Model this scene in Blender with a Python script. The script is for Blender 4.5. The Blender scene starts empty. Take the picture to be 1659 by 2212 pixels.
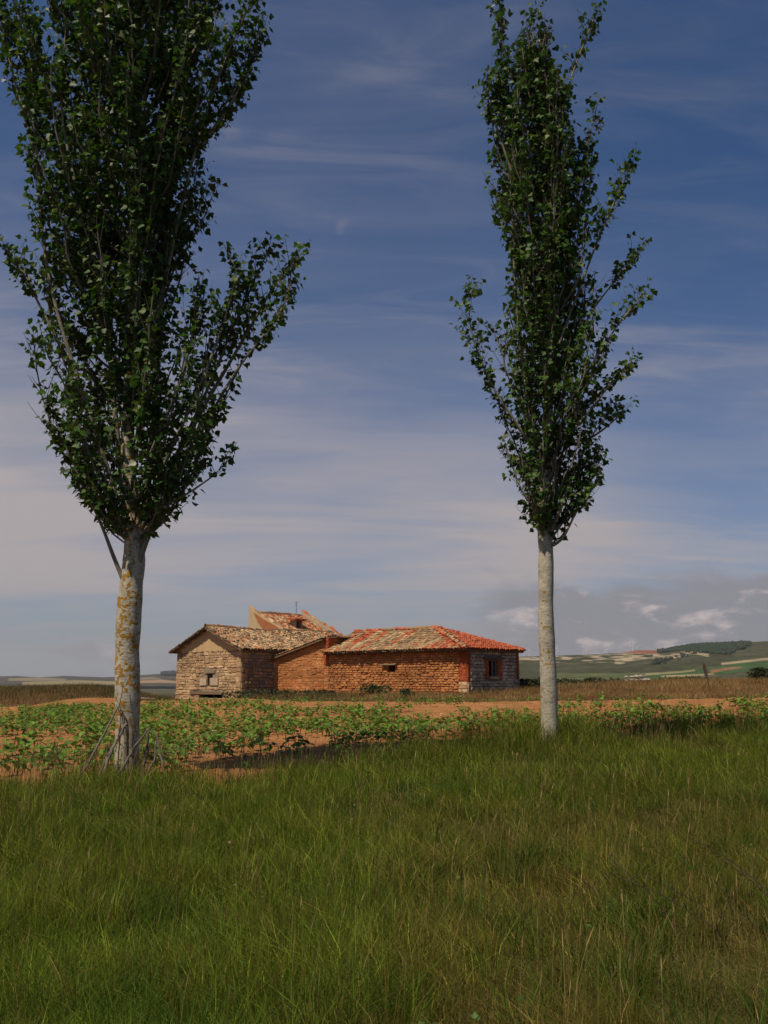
import bpy, math, random
import numpy as np
from mathutils import Vector
random.seed(7); rng = np.random.default_rng(7)
sc = bpy.context.scene
COL = sc.collection
rad = math.radians

# ------------------------------------------------------------------ camera
PITCH = rad(10.3); LENS = 33.0; CZ = 1.6
F = LENS / 36 * 2212
cam = bpy.data.cameras.new('camera'); co = bpy.data.objects.new('camera', cam); COL.objects.link(co)
cam.sensor_fit = 'VERTICAL'; cam.sensor_height = 36; cam.sensor_width = 27; cam.lens = LENS
cam.clip_start = 0.1; cam.clip_end = 40000
co.location = (0, 0, CZ); co.rotation_euler = (math.pi / 2 + PITCH, 0, 0)
sc.camera = co
sc.render.resolution_x = 768; sc.render.resolution_y = 1024

def ray(px, py):
    xc = (px - 829.5) / F; yc = -(py - 1106) / F
    return np.array([xc, math.cos(PITCH) - yc * math.sin(PITCH), math.sin(PITCH) + yc * math.cos(PITCH)])
def at(px, py, Y):
    d = ray(px, py); return np.array([0, 0, CZ]) + d * (Y / d[1])
def proj(p):
    q = np.asarray(p, float) - np.array([0, 0, CZ])
    f = q[..., 1] * math.cos(PITCH) + q[..., 2] * math.sin(PITCH)
    u = -q[..., 1] * math.sin(PITCH) + q[..., 2] * math.cos(PITCH)
    return 829.5 + q[..., 0] / f * F, 1106 - u / f * F

# ------------------------------------------------------------------ noise
_lat = rng.random((256, 256))
def vnoise(x, y):
    x = np.asarray(x, float); y = np.asarray(y, float)
    xi = np.floor(x).astype(int); yi = np.floor(y).astype(int)
    fx = x - xi; fy = y - yi
    fx = fx * fx * (3 - 2 * fx); fy = fy * fy * (3 - 2 * fy)
    a = _lat[xi % 256, yi % 256]; b = _lat[(xi + 1) % 256, yi % 256]
    c = _lat[xi % 256, (yi + 1) % 256]; d = _lat[(xi + 1) % 256, (yi + 1) % 256]
    return (a * (1 - fx) + b * fx) * (1 - fy) + (c * (1 - fx) + d * fx) * fy
def fbm(x, y, o=4):
    s = 0; a = .5; t = 0
    for k in range(o):
        s = s + a * vnoise(np.asarray(x) * 2 ** k + 17.3 * k, np.asarray(y) * 2 ** k + 5.1 * k); t += a; a *= .5
    return s / t
def sstep(a, b, x):
    t = np.clip((np.asarray(x, float) - a) / (b - a), 0, 1); return t * t * (3 - 2 * t)

# ------------------------------------------------------------------ objects
def worigin(p):
    o = Vector((0, 0, 0))
    while p is not None:
        o = o + p.location; p = p.parent
    return np.array(o)
def tag(o, label=None, cat=None, group=None, kind=None):
    if label: o['label'] = label
    if cat: o['category'] = cat
    if group: o['group'] = group
    if kind: o['kind'] = kind
    return o
def thing(name, loc, label, cat, group=None):
    o = bpy.data.objects.new(name, None); COL.objects.link(o)
    o.location = [float(a) for a in loc]; o.empty_display_size = .3
    return tag(o, label, cat, group)

class MB:
    def __init__(s): s.v = []; s.f = []; s.c = []
    def add(s, verts, faces, col=(1, 1, 1)):
        n = len(s.v)
        s.v.extend([tuple(map(float, p)) for p in verts])
        s.f.extend([tuple(i + n for i in f) for f in faces])
        s.c.extend([(col[0], col[1], col[2], 1.0)] * len(verts))
    def build(s, name, mat, parent=None, loc=None, smooth=False):
        me = bpy.data.meshes.new(name)
        off = worigin(parent) + (np.array(loc, float) if loc is not None else 0)
        V = np.array(s.v) - off
        me.from_pydata(V.tolist(), [], s.f)
        return finish(me, name, mat, parent, loc, np.array(s.c), smooth)
def finish(me, name, mat, parent, loc, cols, smooth):
    if cols is not None:
        a = me.color_attributes.new('Col', 'FLOAT_COLOR', 'POINT')
        a.data.foreach_set('color', np.asarray(cols, dtype=np.float32).ravel())
    if smooth: me.polygons.foreach_set('use_smooth', np.ones(len(me.polygons), bool))
    me.materials.append(mat)
    o = bpy.data.objects.new(name, me); COL.objects.link(o)
    o.parent = parent
    if loc is not None: o.location = [float(a) for a in loc]
    return o
def build_np(name, V, loops, starts, mat, cols=None, parent=None, loc=None, smooth=False):
    me = bpy.data.meshes.new(name)
    off = worigin(parent) + (np.array(loc, float) if loc is not None else 0)
    V = np.asarray(V) - off
    me.vertices.add(len(V)); me.loops.add(len(loops)); me.polygons.add(len(starts))
    me.vertices.foreach_set('co', V.astype(np.float32).ravel())
    me.loops.foreach_set('vertex_index', np.asarray(loops, dtype=np.int32))
    me.polygons.foreach_set('loop_start', np.asarray(starts, dtype=np.int32))
    me.update(calc_edges=True); me.validate()
    if cols is not None and cols.shape[1] == 3: cols = np.concatenate([cols, np.ones((len(cols), 1))], 1)
    return finish(me, name, mat, parent, loc, cols, smooth)
def tile_faces(n, vper, faces):
    """loops / starts for n copies of a small element with vper verts and given faces"""
    fl = np.concatenate([np.array(f) for f in faces]); ln = np.array([len(f) for f in faces])
    loops = (np.arange(n)[:, None] * vper + fl[None, :]).ravel()
    st = np.concatenate([[0], np.cumsum(ln)[:-1]])
    starts = (np.arange(n)[:, None] * ln.sum() + st[None, :]).ravel()
    return loops, starts
def grid_faces(nr, nc):
    i = np.arange(nr - 1)[:, None] * nc + np.arange(nc - 1)[None, :]
    q = np.stack([i, i + 1, i + nc + 1, i + nc], -1).reshape(-1, 4)
    return q.ravel(), np.arange(len(q)) * 4

# ------------------------------------------------------------------ materials
def newmat(name):
    m = bpy.data.materials.new(name); m.use_nodes = True
    nt = m.node_tree; nt.nodes.clear()
    out = nt.nodes.new('ShaderNodeOutputMaterial'); b = nt.nodes.new('ShaderNodeBsdfPrincipled')
    nt.links.new(b.outputs[0], out.inputs[0])
    return m, nt, b, out
def N(nt, t, **kw):
    n = nt.nodes.new(t)
    for k, v in kw.items():
        if k in n.inputs: n.inputs[k].default_value = v
        else: setattr(n, k, v)
    return n
def mixc(nt, a, b, fac, mode='MIX'):
    n = nt.nodes.new('ShaderNodeMix'); n.data_type = 'RGBA'; n.blend_type = mode
    for sock, v in ((n.inputs[0], fac), (n.inputs[6], a), (n.inputs[7], b)):
        if hasattr(v, 'is_output') or isinstance(v, bpy.types.NodeSocket): nt.links.new(v, sock)
        elif isinstance(v, (int, float)): sock.default_value = v
        else: sock.default_value = (*v, 1)
    return n.outputs[2]
def math_(nt, op, a, b=None, c=None, clamp=False):
    n = nt.nodes.new('ShaderNodeMath'); n.operation = op; n.use_clamp = clamp
    for i, v in enumerate((a, b, c)):
        if v is None: continue
        if isinstance(v, bpy.types.NodeSocket): nt.links.new(v, n.inputs[i])
        else: n.inputs[i].default_value = v
    return n.outputs[0]
def ramp(nt, fac, pts):
    n = nt.nodes.new('ShaderNodeMapRange'); n.interpolation_type = 'SMOOTHSTEP'
    nt.links.new(fac, n.inputs[0]); n.inputs[1].default_value = pts[0]; n.inputs[2].default_value = pts[1]
    n.inputs[3].default_value = pts[2] if len(pts) > 2 else 0; n.inputs[4].default_value = pts[3] if len(pts) > 2 else 1
    return n.outputs[0]
def coords(nt, scale=(1, 1, 1), which='Object', rot=(0, 0, 0)):
    tc = nt.nodes.new('ShaderNodeTexCoord'); mp = nt.nodes.new('ShaderNodeMapping')
    mp.inputs['Scale'].default_value = scale; mp.inputs['Rotation'].default_value = rot
    nt.links.new(tc.outputs[which], mp.inputs[0]); return mp.outputs[0]
def noise(nt, vec, scale, detail=4, rough=.55, dist=0):
    n = N(nt, 'ShaderNodeTexNoise'); n.inputs['Scale'].default_value = scale; n.inputs['Detail'].default_value = detail
    n.inputs['Roughness'].default_value = rough; n.inputs['Distortion'].default_value = dist
    nt.links.new(vec, n.inputs['Vector']); return n.outputs[0]
def bump(nt, b, h, strength, dist):
    n = nt.nodes.new('ShaderNodeBump'); n.inputs['Strength'].default_value = strength; n.inputs['Distance'].default_value = dist
    nt.links.new(h, n.inputs['Height']); nt.links.new(n.outputs[0], b.inputs['Normal'])
def attr(nt):
    a = nt.nodes.new('ShaderNodeAttribute'); a.attribute_name = 'Col'; return a.outputs['Color']
def colmat(name, rough=.9, nscale=12, var=.35, bscale=25, bdist=.02, bstr=.6, spec=.2, dark=(.25, .25, .25)):
    """base colour from the mesh's own per-piece colour, broken up by dirt noise and bump"""
    m, nt, b, out = newmat(name)
    v = coords(nt)
    n1 = noise(nt, v, nscale, 5, .65)
    f = ramp(nt, n1, (.35, .7, 0, var))
    c = attr(nt)
    dk = mixc(nt, c, dark, 1.0, 'MULTIPLY')
    nt.links.new(mixc(nt, c, dk, f), b.inputs['Base Color'])
    b.inputs['Roughness'].default_value = rough; b.inputs['Specular IOR Level'].default_value = spec
    if bdist: bump(nt, b, noise(nt, v, bscale, 5, .6), bstr, bdist)
    return m

M = {}
M['stone'] = colmat('rough_stone', nscale=6, var=.5, bscale=14, bdist=.04, dark=(.45, .4, .35))
M['adobe'] = colmat('adobe_brick', nscale=5, var=.45, bscale=20, bdist=.03, dark=(.5, .4, .35))
M['tile'] = colmat('clay_tile', nscale=9, var=.6, bscale=30, bdist=.01, dark=(.4, .36, .33))
M['plaster'] = colmat('earth_plaster', nscale=2.5, var=.4, bscale=12, bdist=.02, dark=(.7, .64, .55))
M['wood'] = colmat('weathered_wood', nscale=14, var=.6, bscale=40, bdist=.01, dark=(.4, .38, .35))
M['soil_clod'] = colmat('pale_stone', nscale=3, var=.3, bscale=6, bdist=.03)
M['metal'] = colmat('rusty_metal', rough=.7, nscale=20, var=.5, bscale=40, bdist=.003, spec=.4)
M['white'] = colmat('turbine_white', rough=.5, nscale=1, var=.05, bdist=0)

def leafmat(name, under, trans=.25, rough=.45, spec=.35, sat=1):
    m, nt, b, out = newmat(name)
    g = nt.nodes.new('ShaderNodeNewGeometry')
    c = attr(nt)
    und = mixc(nt, c, under, .75)
    cc = mixc(nt, c, und, g.outputs['Backfacing'])
    nt.links.new(cc, b.inputs['Base Color']); b.inputs['Roughness'].default_value = rough
    b.inputs['Specular IOR Level'].default_value = spec
    if trans:
        t = nt.nodes.new('ShaderNodeBsdfTranslucent'); nt.links.new(mixc(nt, c, (1.1, 1.2, .5), 1, 'MULTIPLY'), t.inputs[0])
        mx = nt.nodes.new('ShaderNodeMixShader'); mx.inputs[0].default_value = trans
        nt.links.new(b.outputs[0], mx.inputs[1]); nt.links.new(t.outputs[0], mx.inputs[2]); nt.links.new(mx.outputs[0], out.inputs[0])
    return m
M['leaf'] = leafmat('poplar_leaf', (.075, .11, .04), .28, .5, .22)
M['crop'] = leafmat('crop_leaf', (.10, .14, .04), .25, .5, .25)
M['grass'] = leafmat('grass_blade', (.055, .066, .012), .28, .8, .03)
M['dry'] = leafmat('dry_grass_blade', (.2, .13, .06), .15, .8, .1)
M['bush'] = leafmat('bush_leaf', (.05, .06, .03), .15, .6, .2)

def bark(name, lichen):
    m, nt, b, out = newmat(name)
    v = coords(nt)
    base = mixc(nt, (.47, .42, .33), (.33, .30, .23), ramp(nt, noise(nt, v, 5, 5, .6), (.38, .66)))
    # dark horizontal lenticels
    ln = noise(nt, coords(nt, (9, 9, 70)), 1, 3, .6)
    base = mixc(nt, base, (.10, .095, .08), ramp(nt, ln, (.60, .70, 0, .75)))
    ln2 = noise(nt, coords(nt, (3, 3, 55)), 1, 2, .5)
    base = mixc(nt, base, (.2, .19, .16), ramp(nt, ln2, (.62, .7, 0, .6)))
    # rough grey scabs
    sc_ = ramp(nt, noise(nt, coords(nt, (4, 4, 2.5)), 1.1, 6, .7), (.60, .68, 0, .7))
    base = mixc(nt, base, (.13, .125, .105), sc_)
    # orange crust of lichen
    a = noise(nt, coords(nt, (1, 1, 1.15)), 9.5, 3, .55, .6)
    bb = noise(nt, v, 1.9, 2, .5)
    fine = noise(nt, v, 30, 3, .6)
    s = math_(nt, 'ADD', a, math_(nt, 'MULTIPLY', bb, .35)); s = math_(nt, 'ADD', s, math_(nt, 'MULTIPLY', fine, .12))
    lm = ramp(nt, s, (lichen, lichen + .02))
    lc = mixc(nt, (.42, .19, .015), (.22, .15, .03), ramp(nt, fine, (.35, .65)))
    nt.links.new(mixc(nt, base, lc, lm), b.inputs['Base Color'])
    b.inputs['Roughness'].default_value = .85; b.inputs['Specular IOR Level'].default_value = .2
    h = math_(nt, 'ADD', math_(nt, 'MULTIPLY', ln, -.6), math_(nt, 'ADD', math_(nt, 'MULTIPLY', lm, .35), noise(nt, v, 18, 5, .6)))
    bump(nt, b, h, .7, .02)
    return m
M['bark_a'] = bark('poplar_bark_lichened', .785)
M['bark_b'] = bark('poplar_bark_pale', .865)
M['twig'] = colmat('twig_bark', nscale=8, var=.5, bscale=30, bdist=.006, dark=(.4, .38, .34))

def groundmat():
    m, nt, b, out = newmat('ground')
    v = coords(nt); c = attr(nt)
    n = ramp(nt, noise(nt, v, 1.3, 8, .7), (.3, .7, 0, .6))
    cc = mixc(nt, c, mixc(nt, c, (.5, .5, .45), 1, 'MULTIPLY'), n)
    nt.links.new(cc, b.inputs['Base Color']); b.inputs['Roughness'].default_value = 1; b.inputs['Specular IOR Level'].default_value = .05
    bump(nt, b, noise(nt, v, 9, 6, .7), .8, .05)
    return m
M['ground'] = groundmat()
def soilmat():
    m, nt, b, out = newmat('red_soil')
    v = coords(nt)
    c = mixc(nt, (.39, .183, .072), (.28, .126, .048), ramp(nt, noise(nt, v, .6, 6, .65), (.35, .65)))
    c = mixc(nt, c, (.50, .27, .12), ramp(nt, noise(nt, v, 7, 4, .7), (.56, .72, 0, .7)))
    c = mixc(nt, c, (.14, .05, .02), ramp(nt, noise(nt, v, 11, 5, .7), (.56, .7, 0, .7)))
    nt.links.new(c, b.inputs['Base Color']); b.inputs['Roughness'].default_value = 1; b.inputs['Specular IOR Level'].default_value = .05
    bump(nt, b, noise(nt, v, 14, 6, .7), 1, .06)
    return m
M['soil'] = soilmat()
def hillmat():
    m, nt, b, out = newmat('hillside')
    v = coords(nt); c = attr(nt)
    n = ramp(nt, noise(nt, v, .02, 8, .7), (.35, .65, 0, .65))
    cc = mixc(nt, c, mixc(nt, c, (.45, .48, .42), 1, 'MULTIPLY'), n)
    n2 = ramp(nt, noise(nt, v, .006, 6, .7), (.5, .7, 0, .45))
    cc = mixc(nt, cc, (.13, .11, .07), n2)
    nt.links.new(cc, b.inputs['Base Color']); b.inputs['Roughness'].default_value = 1; b.inputs['Specular IOR Level'].default_value = .05
    return m
M['hill'] = hillmat()

# ------------------------------------------------------------------ terrain
def verge_y(x):
    x = np.asarray(x, float)
    return np.interp(x, [-14, -6, -2.4, -1, 1.5, 3.5, 12, 22], [13.4, 14.2, 14.6, 16.9, 19.6, 21.2, 25.2, 30]) + .5 * (vnoise(x * .6, 3.3) - .5) + 1.2 * np.exp(-((x + 4.4) / 1.1) ** 2)
def far_y(x): return np.interp(np.asarray(x, float), [-30, -18, -16.5, -9.5, -7.5, -4, 2, 10, 34], [47, 50, 62, 62, 56, 50, 46, 43.5, 41.5]) + 1.2 * (vnoise(np.asarray(x) * .2, 9.1) - .5)
TH = rad(43)
R_ = np.array([math.cos(TH), -math.sin(TH), 0]); B_ = np.array([math.sin(TH), math.cos(TH), 0])
def H(x, y):
    x = np.asarray(x, float); y = np.asarray(y, float)
    t = np.clip((y - 14) / 42, 0, 1)
    t = t * (1 - .15 * (1 - t))
    xc = np.clip(x, -25, 25)
    h = t * (.86 + .03 * xc) + .05 * np.clip(xc, 0, 8) * sstep(9, 16, y) * (1 - sstep(16, 30, y)) * .3
    h = h + .05 * (fbm(x * .25, y * .25, 3) - .5) - .16 * np.exp(-((x + 12.3) ** 2 + (y - 65.8) ** 2) / 9)
    # overgrown banks beyond the field, left and right of the farm buildings
    wr = sstep(8.5, 13, x - (y - 55) * .55); wl = 1 - sstep(-21, -15.5, x + (y - 65) * .12)
    bk = sstep(46, 60, y)
    h = h + bk * wr * (.30 - .02 * (xc - 10)) * (.8 + .5 * fbm(x * .15, y * .15, 3))
    h = h + bk * wl * 1.0 * (.75 + .5 * fbm(x * .12 + 9, y * .12, 3))
    h = h - np.clip(y - 72, 0, 900) * .03 * sstep(70, 100, y)
    return h

def ground():
    ang = np.concatenate([np.arange(-180, -50, 5), np.arange(-50, 50, .8), np.arange(50, 181, 5)])
    r = np.concatenate([[.05], 1.5 * 1.028 ** np.arange(0, 318)])
    r = r[r < 9400]; r = np.append(r, 9400)
    A, Rr = np.meshgrid(np.radians(ang), r)
    X = np.sin(A) * Rr; Y = np.cos(A) * Rr
    Z = H(X, np.where(Y > 0, Y, 0))
    Z = np.where(Rr > 900, np.minimum(Z, -22), Z)
    V = np.stack([X, Y, Z], -1).reshape(-1, 3)
    lo, st = grid_faces(len(r), len(ang))
    x, y = V[:, 0], V[:, 1]
    n = fbm(x * .3, y * .3)[:, None]
    g = np.array([.035, .04, .014]) * (1 - n) + np.array([.07, .055, .025]) * n
    w = sstep(43, 47, y)[:, None]
    d = np.array([.10, .075, .03]) * (1 - n) + np.array([.17, .085, .04]) * n
    c = g * (1 - w) + d * w
    far = sstep(90, 200, np.hypot(x, y))[:, None]
    c = c * (1 - far) + np.array([.09, .08, .045]) * far
    o = build_np('ground', V, lo, st, M['ground'], c, smooth=True); tag(o, kind='structure')
ground()

def field():
    xs = np.arange(-30, 34, .22); ss = np.linspace(0, 1, 190)
    X, S = np.meshgrid(xs, ss)
    y0 = verge_y(X) - .5; y1 = far_y(X)
    Y = y0 + (y1 - y0) * S ** 1.25
    Z = H(X, Y) + .035
    # planting rows and clods
    q = (Y - .52 * X) / .8
    Z = Z + .02 * np.cos(q * 2 * math.pi) + .07 * (fbm(X * 3, Y * 3, 3) - .45)
    edge = np.minimum(S, 1 - S); Z = Z - .12 * (1 - sstep(0, .02, edge))
    lo, st = grid_faces(len(ss), len(xs))
    o = build_np('field', np.stack([X, Y, Z], -1).reshape(-1, 3), lo, st, M['soil'], smooth=True); tag(o, kind='structure')
field()

# ------------------------------------------------------------------ far hills
def hill(name, px0, px1, step, sil, d0, d1, base_py, nd, colf, rough):
    pxs = np.arange(px0, px1, step); ss = np.linspace(0, 1, nd)
    P, S = np.meshgrid(pxs, ss)
    tops = np.interp(P, [a for a, _ in sil], [b for _, b in sil])
    tops = tops + rough * (fbm(P * .03, 1.7) - .5)
    # front face rises from d0 to d1, then a plateau falls gently behind the rim
    D = d0 + (d1 - d0) * np.clip(S / .86, 0, None)
    Fr = np.clip(S / .86, 0, 1)
    prof = Fr ** 1.15
    zt = CZ + (1475 - tops) / F * d1 * 1.02
    zb = CZ + (1475 - base_py) / F * d0 * 1.02
    gully = fbm(P * .02, S * 5, 4) - .5
    Z = zb + (zt - zb) * (prof + .16 * gully * np.sin(np.pi * Fr))
    Z = Z - np.clip(S - .86, 0, 1) * (d1 - d0) * .05 * (1 + 2 * np.clip(S - .9, 0, 1))
    dirx = (P - 829.5) / F / math.cos(PITCH)
    X = dirx * D; Y = D
    V = np.stack([X, Y, Z], -1).reshape(-1, 3)
    # skirt hides the far end below the plain
    lo, st = grid_faces(len(ss), len(pxs))
    c = colf(P.ravel(), S.ravel(), V)
    o = build_np(name, V, lo, st, M['hill'], c, smooth=True); tag(o, kind='structure')
    return V.reshape(len(ss), len(pxs), 3)

SIL_R = [(1000, 1424), (1130, 1421), (1250, 1418), (1330, 1413), (1360, 1409), (1400, 1408), (1422, 1409), (1440, 1404), (1480, 1398), (1500, 1396), (1600, 1391), (1630, 1389), (1660, 1388), (1800, 1390), (2000, 1396), (2300, 1415), (2700, 1440)]
def band(py, a, b): return sstep(a - 1.5, a, py) * (1 - sstep(b, b + 1.5, py))
def poly(px, py, pts, soft=2.0):
    """soft inside test for a patch of land given by upper and lower edges"""
    xs = [p[0] for p in pts]
    up = np.interp(px, xs, [p[1] for p in pts]); dn = np.interp(px, xs, [p[2] for p in pts])
    return sstep(up - soft, up, py) * (1 - sstep(dn, dn + soft, py)) * sstep(xs[0] - 3, xs[0], px) * (1 - sstep(xs[-1], xs[-1] + 3, px))
def col_right(px, s, V):
    x, y = proj(V)
    n = fbm(x * .05, y * .25); n2 = fbm(x * .045 + 40, y * .55, 5)
    c = np.array([.050, .060, .028])[None] * (.55 + .6 * n[:, None]) + np.array([.035, .022, .012])[None] * n2[:, None]
    def lay(c, m, col): m = np.clip(m, 0, 1)[:, None]; return c * (1 - m) + np.array(col) * m
    jag = 5 * (n2 - .5)
    c = lay(c, .9 * poly(x, y + jag, [(1100, 1417, 1425), (1230, 1420, 1432), (1330, 1414, 1430), (1420, 1409, 1420)]) * sstep(.45, .6, n2), (.42, .33, .22))
    c = lay(c, poly(x, y + jag, [(1340, 1404, 1411), (1420, 1404, 1412)], 1), (.26, .09, .05))
    c = lay(c, .9 * poly(x, y + jag, [(1330, 1425, 1436), (1400, 1415, 1422), (1450, 1417, 1424)]) * sstep(.42, .58, n2), (.42, .33, .22))
    c = lay(c, poly(x, y + jag * .6, [(1445, 1416, 1424), (1480, 1406, 1416), (1500, 1406, 1412), (1530, 1412, 1418)]) * sstep(.35, .5, n2), (.40, .30, .2))
    c = lay(c, poly(x, y, [(1180, 1455, 1470), (1400, 1455, 1466)]), (.10, .115, .05))
    c = lay(c, poly(x, y + jag * .3, [(1380, 1462, 1467), (1470, 1452, 1464), (1520, 1443, 1462), (1600, 1432, 1450), (1750, 1420, 1440)]), (.05, .095, .03))
    c = lay(c, poly(x, y, [(1395, 1455, 1459), (1470, 1450, 1453), (1500, 1447, 1449)], 1), (.26, .24, .12))
    c = lay(c, poly(x, y, [(1430, 1460, 1463), (1500, 1457, 1460), (1540, 1455, 1457)], 1), (.34, .27, .15))
    c = lay(c, poly(x, y, [(1535, 1448, 1454), (1580, 1441, 1446), (1600, 1441, 1442)], 1), (.26, .13, .06))
    c = lay(c, poly(x, y, [(1560, 1432, 1436), (1660, 1421, 1425), (1800, 1408, 1412)], 1), (.36, .28, .18))
    c = lay(c, .8 * poly(x, y, [(1500, 1462, 1475), (1800, 1445, 1475)]) * sstep(.4, .6, n2), (.12, .10, .065))
    return c
HR = hill('hills', 1060, 2700, 2.0, SIL_R, 1300, 3200, 1478, 130, col_right, 2)
SIL_L = [(-900, 1466), (-200, 1464), (0, 1462), (60, 1461), (110, 1464), (160, 1461), (240, 1464), (290, 1462), (350, 1457), (420, 1455), (520, 1459), (700, 1462), (900, 1460), (1150, 1464), (1500, 1470)]
def col_left(px, s, V):
    x, y = proj(V); n = fbm(x * .04, y * .4)
    c = np.array([.060, .052, .036])[None] * (.7 + .6 * n[:, None])
    def lay(c, m, col): m = np.clip(m, 0, 1)[:, None]; return c * (1 - m) + np.array(col) * m
    c = lay(c, poly(x, y, [(20, 1466, 1470), (80, 1464, 1470), (140, 1467, 1469)], 1.5), (.22, .18, .11))
    c = lay(c, poly(x, y, [(50, 1474, 1479), (160, 1470, 1478), (290, 1474, 1478)], 1.5), (.27, .22, .10))
    c = lay(c, poly(x, y, [(285, 1466, 1468), (330, 1463, 1467), (345, 1466, 1467)], 1.5), (.2, .16, .1))
    c = lay(c, poly(x, y, [(300, 1471, 1475), (350, 1469, 1474), (380, 1472, 1475)], 1.5), (.34, .22, .12))
    return c
HL = hill('hills', -900, 1500, 3.0, SIL_L, 4200, 6800, 1482, 60, col_left, 1.5)

# ------------------------------------------------------------------ far wood on the hill top: one mass of small crowns
def blobs(name, P, Rad, mat, cols):
    t = (1 + 5 ** .5) / 2
    ico = np.array([(-1, t, 0), (1, t, 0), (-1, -t, 0), (1, -t, 0), (0, -1, t), (0, 1, t), (0, -1, -t), (0, 1, -t), (t, 0, -1), (t, 0, 1), (-t, 0, -1), (-t, 0, 1)]) / 1.9
    fc = [(0, 11, 5), (0, 5, 1), (0, 1, 7), (0, 7, 10), (0, 10, 11), (1, 5, 9), (5, 11, 4), (11, 10, 2), (10, 7, 6), (7, 1, 8), (3, 9, 4), (3, 4, 2), (3, 2, 6), (3, 6, 8), (3, 8, 9), (4, 9, 5), (2, 4, 11), (6, 2, 10), (8, 6, 7), (9, 8, 1)]
    n = len(P)
    jit = 1 + .5 * (rng.random((n, 12, 1)) - .5)
    V = P[:, None, :] + ico[None] * jit * Rad[:, None, None] * np.array([1, 1, 1.1])
    lo, st = tile_faces(n, 12, fc)
    return build_np(name, V.reshape(-1, 3), lo, st, mat, np.repeat(cols, 12, 0))
def woods():
    nr, nc = HR.shape[:2]
    x, y = proj(HR.reshape(-1, 3))
    m = poly(x, y, [(1425, 1403, 1410), (1470, 1397, 1406), (1500, 1394, 1407), (1540, 1392, 1413), (1570, 1391, 1413), (1600, 1389, 1402), (1618, 1389, 1392)], 1)
    m = np.maximum(m, poly(x, y, [(1400, 1432, 1444), (1440, 1423, 1438), (1480, 1410, 1422), (1500, 1404, 1410)], 1) * .52)
    w = np.where(np.hypot(*HR.reshape(-1, 3)[:, :2].T) > 0, m, 0)
    idx = np.nonzero(w > .5 + .45 * rng.random(len(w)) * (w < .6))[0]
    idx = rng.choice(idx, min(6000, len(idx) * 2))
    P = HR.reshape(-1, 3)[idx] + np.c_[rng.normal(0, 3, len(idx)), rng.normal(0, 6, len(idx)), rng.uniform(0, 3, len(idx))]
    c = np.array([.026, .040, .018])[None] * rng.uniform(.6, 1.4, (len(idx), 1))
    o = blobs('distant_wood', P, rng.uniform(3, 6, len(idx)), M['bush'], c)
    tag(o, 'dark green wood along the top of the right hill', 'wood', kind='stuff')
    # a darker clump on the left skyline
    nL = HL.reshape(-1, 3); x, y = proj(nL)
    idx = np.nonzero(poly(x, y, [(352, 1455, 1460), (400, 1453, 1460), (440, 1454, 1460)], 1) > .4)[0]
    idx = rng.choice(idx, 500)
    P = nL[idx] + np.c_[rng.normal(0, 6, 500), rng.normal(0, 10, 500), rng.uniform(4, 14, 500)]
    o = blobs('distant_wood', P, rng.uniform(7, 11, 500), M['bush'], np.array([.03, .036, .03])[None] * rng.uniform(.7, 1.3, (500, 1)))
    tag(o, 'dark wood on the left skyline beside the stone gable', 'wood', kind='stuff')
woods()

# ------------------------------------------------------------------ tubes
def tube(mb, pts, radii, n=6, col=(1, 1, 1), cap=True, lump=0):
    pts = [np.asarray(p, float) for p in pts]
    verts = []; faces = []
    up = np.array([.31, .95, .05])
    for i, p in enumerate(pts):
        t = pts[min(i + 1, len(pts) - 1)] - pts[max(i - 1, 0)]; t = t / (np.linalg.norm(t) + 1e-9)
        a = np.cross(t, up); a /= np.linalg.norm(a) + 1e-9; b = np.cross(t, a)
        for k in range(n):
            an = 2 * math.pi * k / n
            rr = radii[i] * (1 + lump * (random.random() - .5))
            verts.append(p + (a * math.cos(an) + b * math.sin(an)) * rr)
    for i in range(len(pts) - 1):
        for k in range(n):
            faces.append((i * n + k, i * n + (k + 1) % n, (i + 1) * n + (k + 1) % n, (i + 1) * n + k))
    if cap: faces.append(tuple(range((len(pts) - 1) * n, len(pts) * n))); faces.append(tuple(range(n))[::-1])
    mb.add(verts, faces, col)
def box(mb, c, sx, sy, sz, U, V, W, col=(1, 1, 1), jit=0):
    c = np.asarray(c, float)
    vs = [c + U * sx * a + V * sy * b + W * sz * d + (rng.random(3) - .5) * jit for a in (-.5, .5) for b in (-.5, .5) for d in (-.5, .5)]
    mb.add(vs, [(0, 1, 3, 2), (4, 6, 7, 5), (0, 4, 5, 1), (2, 3, 7, 6), (0, 2, 6, 4), (1, 5, 7, 3)], col)
ZUP = np.array([0, 0, 1.0])

# ------------------------------------------------------------------ masonry
def wall_slab(mb, O, U, Nn, W, top, thick, openings, col, kinks=(), z0=-.5):
    us = sorted(set([0, W] + [k for k in kinks] + [o for q in openings for o in q[:2]]))
    us = [u for u in us if 0 <= u <= W]
    for ua, ub in zip(us[:-1], us[1:]):
        if ub - ua < 1e-4: continue
        cur = [(z0, None)]; segs = []
        ops = sorted([q for q in openings if q[0] <= ua + 1e-5 and q[1] >= ub - 1e-5], key=lambda q: q[2])
        lo = z0
        for q in ops:
            segs.append((lo, lo, q[2], q[2])); lo = q[3]
        segs.append((lo, lo, top(ua + 1e-4), top(ub - 1e-4)))
        for a0, b0, a1, b1 in segs:
            P = lambda u, z, d: O + U * u + ZUP * z - Nn * d
            vs = [P(ua, a0, 0), P(ub, b0, 0), P(ub, b1, 0), P(ua, a1, 0), P(ua, a0, thick), P(ub, b0, thick), P(ub, b1, thick), P(ua, a1, thick)]
            mb.add(vs, [(0, 1, 2, 3), (7, 6, 5, 4), (0, 4, 5, 1), (3, 2, 6, 7), (0, 3, 7, 4), (1, 5, 6, 2)], col)
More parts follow.
